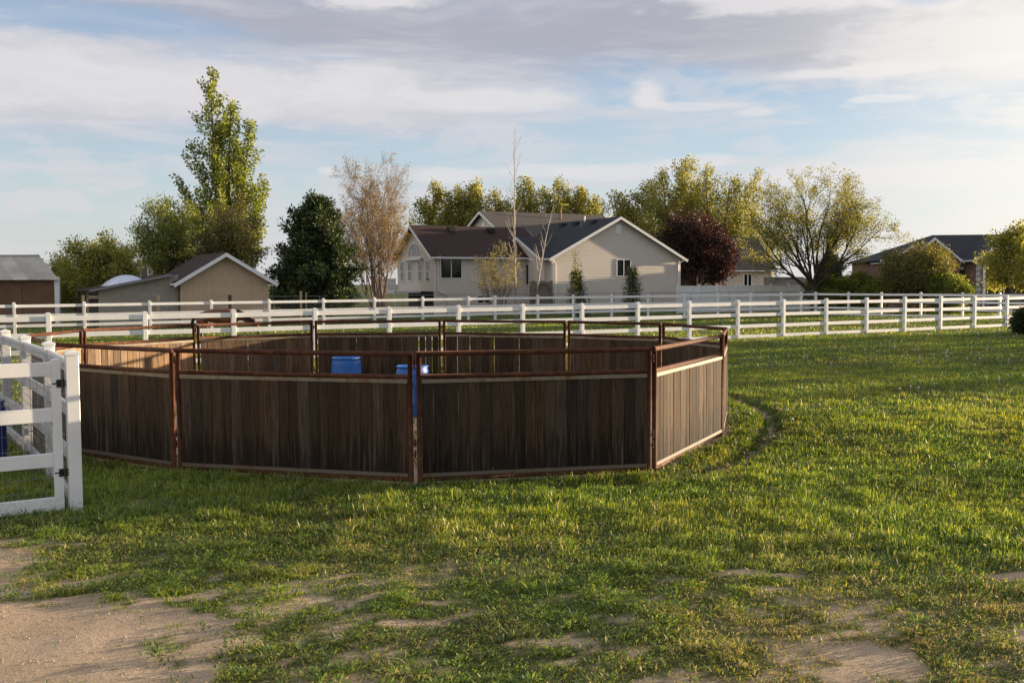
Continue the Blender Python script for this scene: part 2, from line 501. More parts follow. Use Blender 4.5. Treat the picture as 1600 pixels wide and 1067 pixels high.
# ------------------------------------------------------------------ mesh building
class MB:
    def __init__(self):
        self.v = []
        self.f = []
        self.uv = None

    def add(self, vs, fs):
        o = len(self.v)
        self.v += [tuple(p) for p in vs]
        self.f += [tuple(i + o for i in q) for q in fs]
        return self

    def box(self, x0, x1, y0, y1, z0, z1):
        return self.add([(x0, y0, z0), (x1, y0, z0), (x1, y1, z0), (x0, y1, z0), (x0, y0, z1), (x1, y0, z1), (x1, y1, z1), (x0, y1, z1)],
                        [(0, 3, 2, 1), (4, 5, 6, 7), (0, 1, 5, 4), (1, 2, 6, 5), (2, 3, 7, 6), (3, 0, 4, 7)])

    def bevbox(self, x0, x1, y0, y1, z0, z1, b):
        """box whose four upright or lengthwise corners are chamfered (section in y z, running along x)"""
        sec = [(y0 + b, z0), (y1 - b, z0), (y1, z0 + b), (y1, z1 - b), (y1 - b, z1), (y0 + b, z1), (y0, z1 - b), (y0, z0 + b)]
        vs = [(x0, a, c) for a, c in sec] + [(x1, a, c) for a, c in sec]
        fs = [(i, (i + 1) % 8, 8 + (i + 1) % 8, 8 + i) for i in range(8)] + [tuple(range(7, -1, -1)), tuple(range(8, 16))]
        return self.add(vs, [q[::-1] for q in fs])

    def tube(self, pts, rad, n=8, cap=True):
        pts = [Vector(p) for p in pts]
        if not hasattr(rad, '__len__'):
            rad = [rad] * len(pts)
        vs, fs = [], []
        up = None
        for i, p in enumerate(pts):
            t = (pts[min(i + 1, len(pts) - 1)] - pts[max(i - 1, 0)])
            if t.length < 1e-9:
                t = Vector((0, 0, 1))
            t.normalize()
            if up is None:
                up = Vector((0, 0, 1)) if abs(t.z) < 0.9 else Vector((1, 0, 0))
            a = t.cross(up)
            if a.length < 1e-6:
                a = t.orthogonal()
            a.normalize()
            b2 = a.cross(t)
            up = b2
            for k in range(n):
                w = 2 * math.pi * k / n
                vs.append(p + (a * math.cos(w) + b2 * math.sin(w)) * rad[i])
        for i in range(len(pts) - 1):
            for k in range(n):
                fs.append((i * n + k, i * n + (k + 1) % n, (i + 1) * n + (k + 1) % n, (i + 1) * n + k))
        if cap:
            fs.append(tuple(range(n)))
            fs.append(tuple(range(len(pts) * n - 1, len(pts) * n - n - 1, -1)))
        return self.add(vs, [q[::-1] for q in fs])

    def lathe(self, prof, n=24, cx=0, cy=0):
        vs, fs = [], []
        for r, z in prof:
            for k in range(n):
                w = 2 * math.pi * k / n
                vs.append((cx + r * math.cos(w), cy + r * math.sin(w), z))
        for i in range(len(prof) - 1):
            for k in range(n):
                fs.append((i * n + k, i * n + (k + 1) % n, (i + 1) * n + (k + 1) % n, (i + 1) * n + k))
        fs.append(tuple(range(n))[::-1])
        fs.append(tuple(range((len(prof) - 1) * n, len(prof) * n)))
        return self.add(vs, fs)

    def slab(self, quad, t):
        """a polygon given in 3-D, thickened by t against its normal"""
        q = [Vector(p) for p in quad]
        nrm = (q[1] - q[0]).cross(q[2] - q[0]).normalized()
        low = [p - nrm * t for p in q]
        n = len(q)
        fs = [tuple(range(n)), tuple(range(2 * n - 1, n - 1, -1))] + [(i, n + i, n + (i + 1) % n, (i + 1) % n) for i in range(n)]
        return self.add(q + low, fs)

    def mesh(self, name, mat, smooth=False):
        me = bpy.data.meshes.new(name)
        me.from_pydata([tuple(p) for p in self.v], [], self.f)
        if mat:
            me.materials.append(mat)
        if smooth:
            me.polygons.foreach_set('use_smooth', [True] * len(me.polygons))
        me.update()
        return me

    def build(self, name, mat, parent=None, smooth=False, loc=None):
        return place(name, self.mesh(name, mat, smooth), parent, loc)


def place(name, me, parent=None, loc=None, rz=0.0):
    o = bpy.data.objects.new(name, me)
    COL.objects.link(o)
    if parent is not None:
        o.parent = parent
    if loc is not None:
        o.location = loc
    o.rotation_euler = (0, 0, rz)
    return o


def box_uv(me):
    """metre-true UV from the dominant axis of each face, for shingles and brick"""
    uv = me.uv_layers.new(name='uv')
    for p in me.polygons:
        n = p.normal
        t = Vector((0, 0, 1)).cross(n)
        if t.length < 0.05:
            t = Vector((1, 0, 0))
        t.normalize()
        s = n.cross(t)
        for li in p.loop_indices:
            c = me.vertices[me.loops[li].vertex_index].co
            uv.data[li].uv = (c.dot(t), c.dot(s))


def tag(o, label, cat, group=None):
    o['label'] = label
    o['category'] = cat
    if group:
        o['group'] = group
    return o


def empty(name, loc=(0, 0, 0), rz=0.0, label=None, cat=None, group=None):
    o = bpy.data.objects.new(name, None)
    o.empty_display_size = 0.2
    COL.objects.link(o)
    o.location = loc
    o.rotation_euler = (0, 0, rz)
    if label:
        tag(o, label, cat, group)
    return o


def across(px, d):
    return (px - 800.0) / FPX * d


def height(px, py, d):
    return CAM_H + (HZ - ROLL * (px - 800.0) - py) / FPX * d


# ------------------------------------------------------------------ numpy noise
def _hash(ix, iy, seed):
    h = (ix.astype(np.int64) * 374761393 + iy.astype(np.int64) * 668265263 + seed * 1274126177) & 0x7fffffff
    h = ((h ^ (h >> 13)) * 1103515245) & 0x7fffffff
    return ((h ^ (h >> 16)) & 0xffff) / 65535.0


def vnoise(x, y, seed=0):
    ix = np.floor(x)
    iy = np.floor(y)
    fx = x - ix
    fy = y - iy
    fx = fx * fx * (3 - 2 * fx)
    fy = fy * fy * (3 - 2 * fy)
    a = _hash(ix, iy, seed)
    b = _hash(ix + 1, iy, seed)
    c = _hash(ix, iy + 1, seed)
    d = _hash(ix + 1, iy + 1, seed)
    return (a * (1 - fx) + b * fx) * (1 - fy) + (c * (1 - fx) + d * fx) * fy


def fbm(x, y, seed=0, octv=4, gain=0.5):
    s = np.zeros_like(x)
    amp = 1.0
    tot = 0.0
    for o in range(octv):
        s += amp * vnoise(x * 2 ** o, y * 2 ** o, seed + o * 17)
        tot += amp
        amp *= gain
    return s / tot


def sst(x, a, b):
    t = np.clip((x - a) / (b - a), 0, 1)
    return t * t * (3 - 2 * t)


# ------------------------------------------------------------------ where the pen stands
PEN = dict(L=(-4.26, 12.88), A=(-1.15, 11.99), B=(1.74, 12.60), C=(3.20, 15.55), D=(3.74, 17.85), E=(2.97, 20.19),
           F=(1.16, 21.53), G=(-1.54, 22.55), H=(-4.35, 22.45), I=(-6.50, 21.03), J=(-7.94, 18.89), K=(-6.50, 14.42), M=(-8.02, 16.85))
PEN_ORDER = 'MKLABCDEFGHIJ'
PEN_POLY = np.array([PEN[k] for k in PEN_ORDER])
PEN_C = PEN_POLY.mean(0)


def in_poly(x, y, poly):
    ins = np.zeros(x.shape, bool)
    n = len(poly)
    for i in range(n):
        x0, y0 = poly[i]
        x1, y1 = poly[(i + 1) % n]
        c = ((y0 > y) != (y1 > y)) & (x < (x1 - x0) * (y - y0) / (y1 - y0 + 1e-12) + x0)
        ins ^= c
    return ins


def line_dist(x, y, pts):
    best = np.full(x.shape, 1e9)
    for (x0, y0), (x1, y1) in zip(pts[:-1], pts[1:]):
        dx, dy = x1 - x0, y1 - y0
        t = np.clip(((x - x0) * dx + (y - y0) * dy) / (dx * dx + dy * dy), 0, 1)
        best = np.minimum(best, np.hypot(x - x0 - t * dx, y - y0 - t * dy))
    return best


TRACK = [(4.2, 22.6), (4.57, 20.8), (4.64, 19.2), (4.53, 17.8), (4.15, 16.3), (3.67, 14.95), (3.10, 13.75), (2.42, 12.62), (1.6, 11.95), (0.6, 11.55)]
DIRT = np.array([(-7.5, 10.0), (-5.6, 9.5), (-4.45, 8.95), (-4.15, 8.55), (-3.75, 8.05), (-3.0, 7.62), (-2.55, 7.5), (-2.2, 7.15), (-2.05, 6.6), (-1.85, 6.1), (-1.5, 5.4), (-1.2, 3.0), (-8, 3.0)])


def cover_at(x, y):
    """share of the soil that is grown over, 0 bare to 1 closed turf, fixed to the ground"""
    n1 = fbm(x * 0.9, y * 0.9, 3, 4)
    n2 = fbm(x * 2.6, y * 2.6, 29, 4, 0.6)
    c = np.ones_like(x)
    n3 = fbm(x * 7.0, y * 7.0, 57, 3, 0.6)
    # the near ground is worn thin
    worn = sst(y + 0.22 * x, 9.4, 7.0)
    n4 = fbm(x * 17.0, y * 17.0, 59, 2, 0.6)
    c = c * (1 - worn) + worn * np.clip(0.76 + 1.3 * (0.5 - n2) + 1.0 * (0.5 - n3) + 0.9 * (0.5 - n4) + 0.8 * (0.5 - n1), 0.05, 1)
    # small scuffs farther out
    c -= sst(n2, 0.64, 0.76) * 0.45 * sst(y, 14, 9)
    # bare dirt of the drive
    ddist = line_dist(x, y, DIRT.tolist())
    sd = np.where(in_poly(x, y, DIRT), ddist, -ddist) + (n2 - 0.5) * 1.1 + (n1 - 0.5) * 0.5 + (n3 - 0.5) * 0.5
    c = c * (1 - sst(sd + (n3 - 0.5) * 0.9, -0.40, 0.32))
    tuft = sst(n2, 0.64, 0.74) * sst(sd, 1.9, 0.0)
    c = np.maximum(c, tuft * 0.75)
    # scraped patches
    for px, py, rx, ry in ((2.12, 6.2, 0.34, 0.28), (1.72, 8.15, 0.26, 0.07), (2.12, 8.05, 0.22, 0.06), (4.05, 8.0, 0.35, 0.10), (0.25, 6.6, 0.30, 0.08), (-0.7, 7.0, 0.25, 0.07)):
        q = np.hypot((x - px) / rx, (y - py) / ry) + (n2 - 0.5) * 1.8 + (n3 - 0.5) * 1.6
        c *= sst(q, 0.65, 1.35)
    # wheel rut round the pen
    td = line_dist(x, y, TRACK) + (n2 - 0.5) * 0.24 + (n3 - 0.5) * 0.20
    c *= 0.42 + 0.58 * sst(td, 0.0, 0.14)
    ins = in_poly(x, y, PEN_POLY)
    c = np.where(ins, np.clip(0.55 * sst(n1, 0.35, 0.6), 0, 1), c)
    # worn foot of the pen and gate
    pd = line_dist(x, y, PEN_POLY.tolist() + [PEN_POLY[0].tolist()])
    c *= np.where(ins, 1, 0.35 + 0.65 * sst(pd + (n2 - 0.5) * 0.3, 0.02, 0.22))
    c *= 1 - 0.30 * sst(np.hypot((x + 3.95) / 0.8, (y - 10.9) / 0.35) + (n2 - 0.5), 1.1, 0.4)
    return np.clip(c, 0, 1)


def relief(x, y):
    near = sst(np.hypot(x, y), 60, 25)
    r = (fbm(x * 0.35, y * 0.35, 71, 3) - 0.5) * 0.05 + (fbm(x * 2.1, y * 2.1, 5, 3) - 0.5) * 0.035
    td = line_dist(x, y, TRACK)
    r -= 0.10 * sst(td, 0.26, 0.05)
    return r * near


def build_ground():
    def axis(lo, hi, step, far, ratio):
        a = list(np.arange(lo, hi + 1e-6, step))
        s, p = step, hi
        while p < far:
            s *= ratio
            p += s
            a.append(p)
        s, p = step, lo
        pre = []
        while p > -far:
            s *= ratio
            p -= s
            pre.append(p)
        return np.array(pre[::-1] + a)
    xs = axis(-10, 12, 0.11, 2600, 1.10)
    ys = axis(4.5, 24, 0.11, 2600, 1.10)
    X, Y = np.meshgrid(xs, ys)
    Z = relief(X, Y)
    nx, ny = len(xs), len(ys)
    V = np.stack([X.ravel(), Y.ravel(), Z.ravel()], 1).astype(np.float32)
    i = np.arange(nx * ny).reshape(ny, nx)
    F = np.stack([i[:-1, :-1], i[:-1, 1:], i[1:, 1:], i[1:, :-1]], -1).reshape(-1, 4)
    me = bpy.data.meshes.new('ground')
    me.vertices.add(len(V))
    me.vertices.foreach_set('co', V.ravel())
    me.loops.add(F.size)
    me.loops.foreach_set('vertex_index', F.ravel().astype(np.int32))
    me.polygons.add(len(F))
    me.polygons.foreach_set('loop_start', np.arange(0, F.size, 4, dtype=np.int32))
    me.polygons.foreach_set('use_smooth', np.ones(len(F), bool))
    me.update(calc_edges=True)
    at = me.attributes.new('cover', 'FLOAT', 'POINT')
    at.data.foreach_set('value', cover_at(V[:, 0].astype(float), V[:, 1].astype(float)).astype(np.float32))
    me.materials.append(M['ground'])
    o = place('ground', me)
    o['kind'] = 'structure'


build_ground()


# ------------------------------------------------------------------ leaf and blade meshes from arrays
def array_mesh(name, V, F, col, mat):
    """V n x 3, F m x k, col one rgb per face"""
    k = F.shape[1]
    me = bpy.data.meshes.new(name)
    me.vertices.add(len(V))
    me.vertices.foreach_set('co', V.astype(np.float32).ravel())
    me.loops.add(F.size)
    me.loops.foreach_set('vertex_index', F.astype(np.int32).ravel())
    me.polygons.add(len(F))
    me.polygons.foreach_set('loop_start', np.arange(0, F.size, k, dtype=np.int32))
    me.update(calc_edges=True)
    at = me.attributes.new('col', 'FLOAT_COLOR', 'FACE')
    c4 = np.ones((len(F), 4), np.float32)
    c4[:, :3] = col
    at.data.foreach_set('color', c4.ravel())
    me.materials.append(mat)
    return me


def leaf_mesh(name, P, size, colours, weights, mat, droop=0.0, long=1.5, seed=0, updir=None):
    """one pointed four-cornered leaf at each point"""
    g = np.random.default_rng(seed)
    n = len(P)
    a = g.normal(size=(n, 3))
    if updir is not None:
        a = a * 0.6 + updir
    a[:, 2] -= droop
    a /= np.linalg.norm(a, axis=1, keepdims=True)
    b = np.cross(a, g.normal(size=(n, 3)))
    b /= np.linalg.norm(b, axis=1, keepdims=True) + 1e-9
    s = size * g.uniform(0.6, 1.35, n)[:, None]
    nn = np.cross(a, b)
    V = np.stack([P, P + a * s * long * 0.5 + b * s * 0.5 + nn * s * 0.12, P + a * s * long, P + a * s * long * 0.5 - b * s * 0.5 + nn * s * 0.12], 1).reshape(-1, 3)
    F = np.arange(4 * n).reshape(n, 4)
    pick = g.choice(len(colours), n, p=np.array(weights) / sum(weights))
    col = np.array(colours)[pick] * g.uniform(0.75, 1.25, (n, 1))
    return array_mesh(name, V, F, col, mat)


# ------------------------------------------------------------------ grass
def build_grass():
    def scatter(d0, d1, per_m2, seed, margin=1.6):
        g = np.random.default_rng(seed)
        half = lambda d: d * 0.52 + margin
        area = (half(d0) + half(d1)) * (d1 - d0)
        n = int(area * per_m2)
        y = np.sqrt(g.uniform(d0 ** 2, d1 ** 2, n)) if d0 > 0 else g.uniform(d0, d1, n)
        x = g.uniform(-1, 1, n) * half(y)
        return x, y, g
    Vs, Fs, Cs = [], [], []
    off = 0
    for d0, d1, dens, wid, seed in ((5.2, 8.5, 5200, 0.0036, 1), (8.5, 12.5, 3300, 0.0046, 2), (12.5, 18, 1500, 0.0068, 3), (18, 28, 620, 0.011, 4), (28, 45, 200, 0.020, 5), (45, 80, 45, 0.036, 6)):
        x, y, g = scatter(d0, d1, dens, seed)
        n1 = fbm(x * 1.3, y * 1.3, 41, 4)
        n2 = fbm(x * 4.5, y * 4.5, 43, 3, 0.6)
        c = cover_at(x, y)
        clump = sst(n2, 0.28, 0.62)
        keep = g.uniform(size=len(x)) < (c ** 1.35) * (0.35 + 0.65 * clump)
        x, y, n1, n2, c = x[keep], y[keep], n1[keep], n2[keep], c[keep]
        n = len(x)
        z = relief(x, y) - 0.004
        # turf is longer just outside the rut and beside the pen, short in the worn front
        lush = sst(y + 0.25 * x, 7.6, 10.0)
        mown = sst(y, 17, 24)
        h = (0.026 + 0.036 * lush * (0.35 + 1.2 * n1) + 0.045 * sst(n2, 0.48, 0.8)) * np.minimum(g.gamma(7.0, 0.118, n), 1.5) * (1 - 0.1 * mown)
        h *= 0.6 + 0.4 * c
        w = wid * g.uniform(0.7, 1.4, n)
        ang = g.uniform(0, 2 * np.pi, n)
        lean = np.abs(g.normal(0.75, 0.60, n)) + 0.5 * (1 - lush)
        bx, by = np.cos(ang), np.sin(ang)
        # blade faces any way; width axis is level
        wx, wy = -by, bx
        base = np.stack([x, y, z], 1)
        side = np.stack([wx, wy, np.zeros(n)], 1) * w[:, None]
        mid = base + np.stack([bx * lean * h * 0.30, by * lean * h * 0.30, h * 0.62], 1)
        tip = base + np.stack([bx * lean * h * 0.95, by * lean * h * 0.95, h * (1.0 - 0.22 * np.clip(lean, 0, 1.6))], 1)
        dry = fbm(x * 0.8, y * 0.8, 91, 4)
        # colours: fresh, yellow-green, dark, straw
        pal = np.array([(0.155, 0.228, 0.026), (0.280, 0.310, 0.042), (0.060, 0.115, 0.018), (0.44, 0.37, 0.20)])
        u = g.uniform(size=n)
        patch0 = fbm(x * 0.6, y * 0.6, 121, 4, 0.6)
        straw = 0.03 + 0.36 * (1 - lush) * sst(dry, 0.35, 0.65) + 0.05 * sst(dry, 0.5, 0.7)
        k = np.where(u < straw, 3, np.where(u < straw + 0.16 + 0.34 * sst(patch0, 0.35, 0.7), 1, np.where(u < straw + 0.50, 2, 0)))
        patch = fbm(x * 0.45, y * 0.45, 101, 4, 0.6)
        col = pal[k] * g.uniform(0.72, 1.28, (n, 1)) * (0.55 + 0.45 * n1 + 0.50 * sst(patch, 0.3, 0.7))[:, None]
        col[:, 0] *= 0.80 + 0.35 * dry
        if d1 <= 18:
            V = np.stack([base - side, base + side, mid + side * 0.75, mid - side * 0.75, tip], 1).reshape(-1, 3)
            b5 = np.arange(n)[:, None] * 5 + off
            F = np.concatenate([b5 + np.array([[0, 1, 2]]), b5 + np.array([[0, 2, 3]]), b5 + np.array([[3, 2, 4]])], 0)
            C = np.concatenate([col * 0.9, col * 0.9, col], 0)
        else:
            V = np.stack([base - side, base + side, tip], 1).reshape(-1, 3)
            F = np.arange(n)[:, None] * 3 + off + np.array([[0, 1, 2]])
            C = col
        off += len(V)
        Vs.append(V)
        Fs.append(F)
        Cs.append(C)
    # low broad-leaved weeds among the near grass
    x, y, g = scatter(5.2, 15.0, 60, 21)
    c = cover_at(x, y)
    n2 = fbm(x * 2.2, y * 2.2, 61, 3)
    keep = g.uniform(size=len(x)) < sst(c, 0.12, 0.7) * sst(n2, 0.36, 0.60)
    x, y = x[keep], y[keep]
    per = 13
    cx = np.repeat(x, per)
    cy = np.repeat(y, per)
    n = len(cx)
    ang = g.uniform(0, 2 * np.pi, n)
    rr = np.abs(g.normal(0, 0.055, n))
    px, py = cx + np.cos(ang) * rr, cy + np.sin(ang) * rr
    P = np.stack([px, py, relief(px, py) + g.uniform(0.004, 0.055, n)], 1)
    s = g.uniform(0.008, 0.019, n)
    dr = np.stack([np.cos(ang), np.sin(ang), g.uniform(0.0, 0.9, n)], 1)
    dr /= np.linalg.norm(dr, axis=1, keepdims=True)
    sd = np.stack([-np.sin(ang), np.cos(ang), g.normal(0, 0.3, n)], 1)
    V = np.stack([P, P + dr * s[:, None] * 0.9 + sd * s[:, None] * 0.5, P + dr * s[:, None] * 2.0, P + dr * s[:, None] * 0.9 - sd * s[:, None] * 0.5], 1).reshape(-1, 3)
    b4 = np.arange(n)[:, None] * 4 + off
    F = np.concatenate([b4 + np.array([[0, 1, 2]]), b4 + np.array([[0, 2, 3]])], 0)
    col = np.array([(0.115, 0.190, 0.026), (0.18, 0.235, 0.034), (0.065, 0.125, 0.022)])[g.integers(0, 3, n)] * g.uniform(0.8, 1.25, (n, 1))
    off += len(V)
    Vs.append(V)
    Fs.append(F)
    Cs.append(np.concatenate([col, col], 0))
    # leafy weed clumps standing up out of the worn ground
    x, y, g = scatter(5.3, 11.0, 9.0, 51, 1.0)
    c = cover_at(x, y)
    n2 = fbm(x * 1.1, y * 1.1, 67, 3)
    keep = (c > 0.08) & (g.uniform(size=len(x)) < sst(n2, 0.36, 0.62) * sst(y + 0.22 * x, 10.5, 8.0))
    x, y = x[keep], y[keep]
    per = 70
    size = np.repeat(g.uniform(0.45, 1.25, len(x)), per)
    cx, cy = np.repeat(x, per), np.repeat(y, per)
    n = len(cx)
    ang = g.uniform(0, 2 * np.pi, n)
    rr = np.abs(g.normal(0, 0.085, n)) * size
    px, py = cx + np.cos(ang) * rr * 1.5, cy + np.sin(ang) * rr
    hh = np.clip(0.10 - rr * 0.55, 0.008, 1) * size * g.uniform(0.15, 1.0, n)
    P = np.stack([px, py, relief(px, py) + hh], 1)
    s = g.uniform(0.009, 0.021, n)
    dr = np.stack([np.cos(ang), np.sin(ang), g.uniform(-0.1, 1.3, n)], 1)
    dr /= np.linalg.norm(dr, axis=1, keepdims=True)
    sd = np.stack([-np.sin(ang), np.cos(ang), g.normal(0, 0.4, n)], 1)
    V = np.stack([P, P + dr * s[:, None] * 1.1 + sd * s[:, None] * 0.45, P + dr * s[:, None] * 2.4, P + dr * s[:, None] * 1.1 - sd * s[:, None] * 0.45], 1).reshape(-1, 3)
    b4 = np.arange(n)[:, None] * 4 + off
    F = np.concatenate([b4 + np.array([[0, 1, 2]]), b4 + np.array([[0, 2, 3]])], 0)
    tone = np.repeat(g.uniform(0.7, 1.25, len(x)), per)[:, None]
    col = np.array([(0.105, 0.175, 0.030), (0.165, 0.220, 0.040), (0.060, 0.115, 0.024)])[g.integers(0, 3, n)] * g.uniform(0.8, 1.25, (n, 1)) * tone
    off += len(V)
    Vs.append(V)
    Fs.append(F)
    Cs.append(np.concatenate([col, col], 0))
    # pale seed heads of wild barley nodding over the turf
    x, y, g = scatter(6.0, 16.0, 9, 33)
    n2 = fbm(x * 0.7, y * 0.7, 77, 3)
    c = cover_at(x, y)
    keep = g.uniform(size=len(x)) < sst(c, 0.3, 0.8) * sst(n2 + 0.03 * x, 0.42, 0.66)
    x, y = x[keep], y[keep]
    n = len(x)
    ang = g.normal(math.pi * 0.95, 0.9, n)
    hh = g.uniform(0.09, 0.16, n)
    ln = g.uniform(0.05, 0.085, n)
    B = np.stack([x, y, relief(x, y)], 1)
    d2 = np.stack([np.cos(ang), np.sin(ang), np.zeros(n)], 1)
    K = B + d2 * 0.05 + np.array([0, 0, 1]) * hh[:, None]
    E2 = K + d2 * ln[:, None] * 0.8 + np.array([0, 0, 1]) * (ln * g.uniform(-0.2, 0.6, n))[:, None]
    Mi = (K + E2) / 2
    wd = np.stack([-np.sin(ang), np.cos(ang), np.full(n, 0.6)], 1) * 0.0065
    st = np.stack([-np.sin(ang), np.cos(ang), np.zeros(n)], 1) * 0.0012
    V = np.stack([B - st, B + st, K, Mi + wd, E2, Mi - wd], 1).reshape(-1, 3)
    b6 = np.arange(n)[:, None] * 6 + off
    F = np.concatenate([b6 + np.array([[0, 1, 2]]), b6 + np.array([[2, 3, 4]]), b6 + np.array([[2, 4, 5]])], 0)
    pale = np.array([(0.50, 0.42, 0.23)]) * g.uniform(0.7, 1.2, (n, 1))
    Vs.append(V)
    Fs.append(F)
    Cs.append(np.concatenate([pale * 0.5, pale, pale], 0))
    me = array_mesh('grass', np.concatenate(Vs), np.concatenate(Fs), np.concatenate(Cs), M['grass'])
    o = place('grass', me)
    o['kind'] = 'stuff'
    tag(o, 'uneven green turf with straw and weeds covering the paddock', 'grass')

    # dandelion clocks on the far right lawn
    g = np.random.default_rng(5)
    mb = MB()
    for i in range(190):
        d = g.uniform(21, 42)
        x = across(g.uniform(1240, 1640) if i % 4 else g.uniform(1150, 1640), d)
        if fbm(np.array([x * 0.3]), np.array([d * 0.3]), 13, 2)[0] < 0.46:
            continue
        h = g.uniform(0.09, 0.15)
        mb.tube([(x, d, 0), (x + g.normal(0, 0.01), d, h)], 0.0025, 3, False)
        r = g.uniform(0.014, 0.022)
        mb.lathe([(0.002, h - r), (r * 0.8, h - r * 0.5), (r, h), (r * 0.7, h + r * 0.7), (0.002, h + r)], 6, x, d)
    o = mb.build('dandelion_clocks', plain('seed_fluff', (0.62, 0.60, 0.56), 0.9, 0.1, 5))
    o['kind'] = 'stuff'
    tag(o, 'scattered white dandelion seed heads on the right lawn', 'dandelions')
    # pebbles and crumbs of earth on the bare drive
    mb = MB()
    X, Y = g.uniform(-5.5, 3.5, 14000), g.uniform(5.4, 9.4, 14000)
    keep = cover_at(X, Y) < 0.32
    X, Y = X[keep], Y[keep]
    Z = relief(X, Y)
    for x, y, z in zip(X, Y, Z):
        s = abs(g.normal(0, 0.0045)) + 0.002
        a = g.uniform(0, 3.14)
        c, q = math.cos(a) * s, math.sin(a) * s
        mb.add([(x + c, y + q, z - 0.001), (x - q * 0.7, y + c * 0.7, z - 0.001), (x - c, y - q, z - 0.001), (x + q * 0.8, y - c * 0.8, z - 0.001), (x, y, z + s * 0.75)], [(0, 1, 4), (1, 2, 4), (2, 3, 4), (3, 0, 4)])
    o = mb.build('pebbles', plain('pebble', (0.36, 0.265, 0.18), 0.95, 0.5, 40))
    o['kind'] = 'stuff'
    tag(o, 'pebbles and crumbs scattered on the bare dirt', 'pebbles')


build_grass()


# ------------------------------------------------------------------ round pen
def plank_mesh(i):
    """a board one metre wide along x (scaled per board), slightly rounded edges and a cup"""
    t = 0.011
    cup = (0.0, 0.002, -0.002, 0.003)[i]
    xs = [0.0, 0.03, 0.5, 0.97, 1.0]
    ys = [-t * 0.5, -t, -t + cup, -t, -t * 0.5]
    z0, z1 = 0.078, 1.205
    vs, fs = [], []
    for z in (z0, z1):
        vs += [(x, y, z) for x, y in zip(xs, ys)] + [(x, -y, z) for x, y in zip(xs[::-1], ys[::-1])]
    for k in range(10):
        fs.append((k, (k + 1) % 10, 10 + (k + 1) % 10, 10 + k))
    fs += [tuple(range(9, -1, -1)), tuple(range(10, 20))]
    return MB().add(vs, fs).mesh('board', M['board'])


def build_pen():
    planks = [plank_mesh(i) for i in range(4)]
    up_me = MB().tube([(0, 0, 0.0), (0, 0, 0.75), (0, 0, 1.523)], 0.030, 10).mesh('upright', M['rust'], True)
    labels = {
        'KL': 'rusty pipe and board pen panel beside the white gate post, in shade',
        'LA': 'dark shaded pen panel left of the front joint, two blue barrels above it',
        'AB': 'dark knotty pen panel right of the front joint, facing the camera',
        'BC': 'sunlit tan board pen panel on the right side of the round pen',
        'CD': 'narrow edge-on pen panel at the far right of the round pen',
        'DE': 'short shaded back pen panel seen through the sunlit panel\'s rails',
        'EF': 'dark back pen panel with a bluish top strip, second from the right corner',
        'FG': 'dark back pen panel right of centre with few light slits',
        'GH': 'dark back pen panel behind the barrels with daylight slits between boards',
        'HI': 'back pen panel half in sun with a diagonal rail shadow across it',
        'IJ': 'brightly sunlit pen panel at the left back with orange rails',
        'JM': 'sunlit inside pen panel nearest the left white fence, seen over the gate',
        'MK': 'pen panel hidden behind the posts of the gate side fence',
    }
    rnd = random.Random(3)
    order = PEN_ORDER
    for i in range(len(order)):
        a, b = order[i], order[(i + 1) % len(order)]
        p, q = Vector((*PEN[a], 0)), Vector((*PEN[b], 0))
        L = (q - p).length
        rz = math.atan2(q.y - p.y, q.x - p.x)
        t = empty('pen_panel', p, rz, labels[a + b], 'pen panel', 'panels of the round pen')
        e = 0.052
        for xx in (e, L - e):
            o = place('upright', up_me, t, (xx, 0, 0))
        MB().tube([(e - 0.03, 0, 1.525), (L * 0.5, 0, 1.520), (L - e + 0.03, 0, 1.525)], 0.030, 12).build('top_rail', M['rust'], t, True)
        MB().tube([(e, 0, 1.255), (L * 0.5, 0, 1.249), (L - e, 0, 1.255)], 0.028, 12).build('middle_rail', M['rust'], t, True)
        MB().tube([(e, 0, 0.036), (L - e, 0, 0.036)], 0.027, 10).build('bottom_rail', M['rust'], t, True)
        for zz in (1.178, 0.066):
            mb = MB()
            mb.box(e + 0.032, L - e - 0.032, -0.022, -0.0145, zz, zz + 0.044)
            mb.box(e + 0.032, L - e - 0.032, 0.0145, 0.022, zz, zz + 0.044)
            mb.build('board_channel', M['channel'], t)
        # boards
        x = e + 0.034
        end = L - e - 0.034
        n = max(8, round((end - x) / 0.142))
        ws = [0.142 * rnd.uniform(0.86, 1.12) for _ in range(n)]
        k = (end - x) / sum(ws)
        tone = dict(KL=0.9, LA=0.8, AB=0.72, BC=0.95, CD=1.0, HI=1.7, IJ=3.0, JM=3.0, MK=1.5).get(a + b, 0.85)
        slitty = a + b in ('GH', 'FG', 'HI', 'EF')
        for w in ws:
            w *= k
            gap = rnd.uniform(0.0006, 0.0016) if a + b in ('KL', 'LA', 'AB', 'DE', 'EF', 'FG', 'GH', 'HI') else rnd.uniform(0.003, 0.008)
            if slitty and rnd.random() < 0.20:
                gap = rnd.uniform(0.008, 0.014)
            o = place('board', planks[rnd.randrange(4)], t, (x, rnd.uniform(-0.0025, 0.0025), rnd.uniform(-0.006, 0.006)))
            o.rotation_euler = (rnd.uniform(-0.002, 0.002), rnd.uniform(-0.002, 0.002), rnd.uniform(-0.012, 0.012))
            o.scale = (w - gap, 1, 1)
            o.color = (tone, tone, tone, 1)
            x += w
        # hinge lugs that pin this panel to the next
        for zz in (1.40, 0.46, 0.33):
            mb = MB()
            mb.box(L - e + 0.018, L + e * 0.3, -0.014, 0.014, zz, zz + 0.016)
            mb.tube([(L, 0, zz - 0.035), (L, 0, zz + 0.06)], 0.012, 8)
            mb.build('hinge_lug', M['rust'], t)


build_pen()


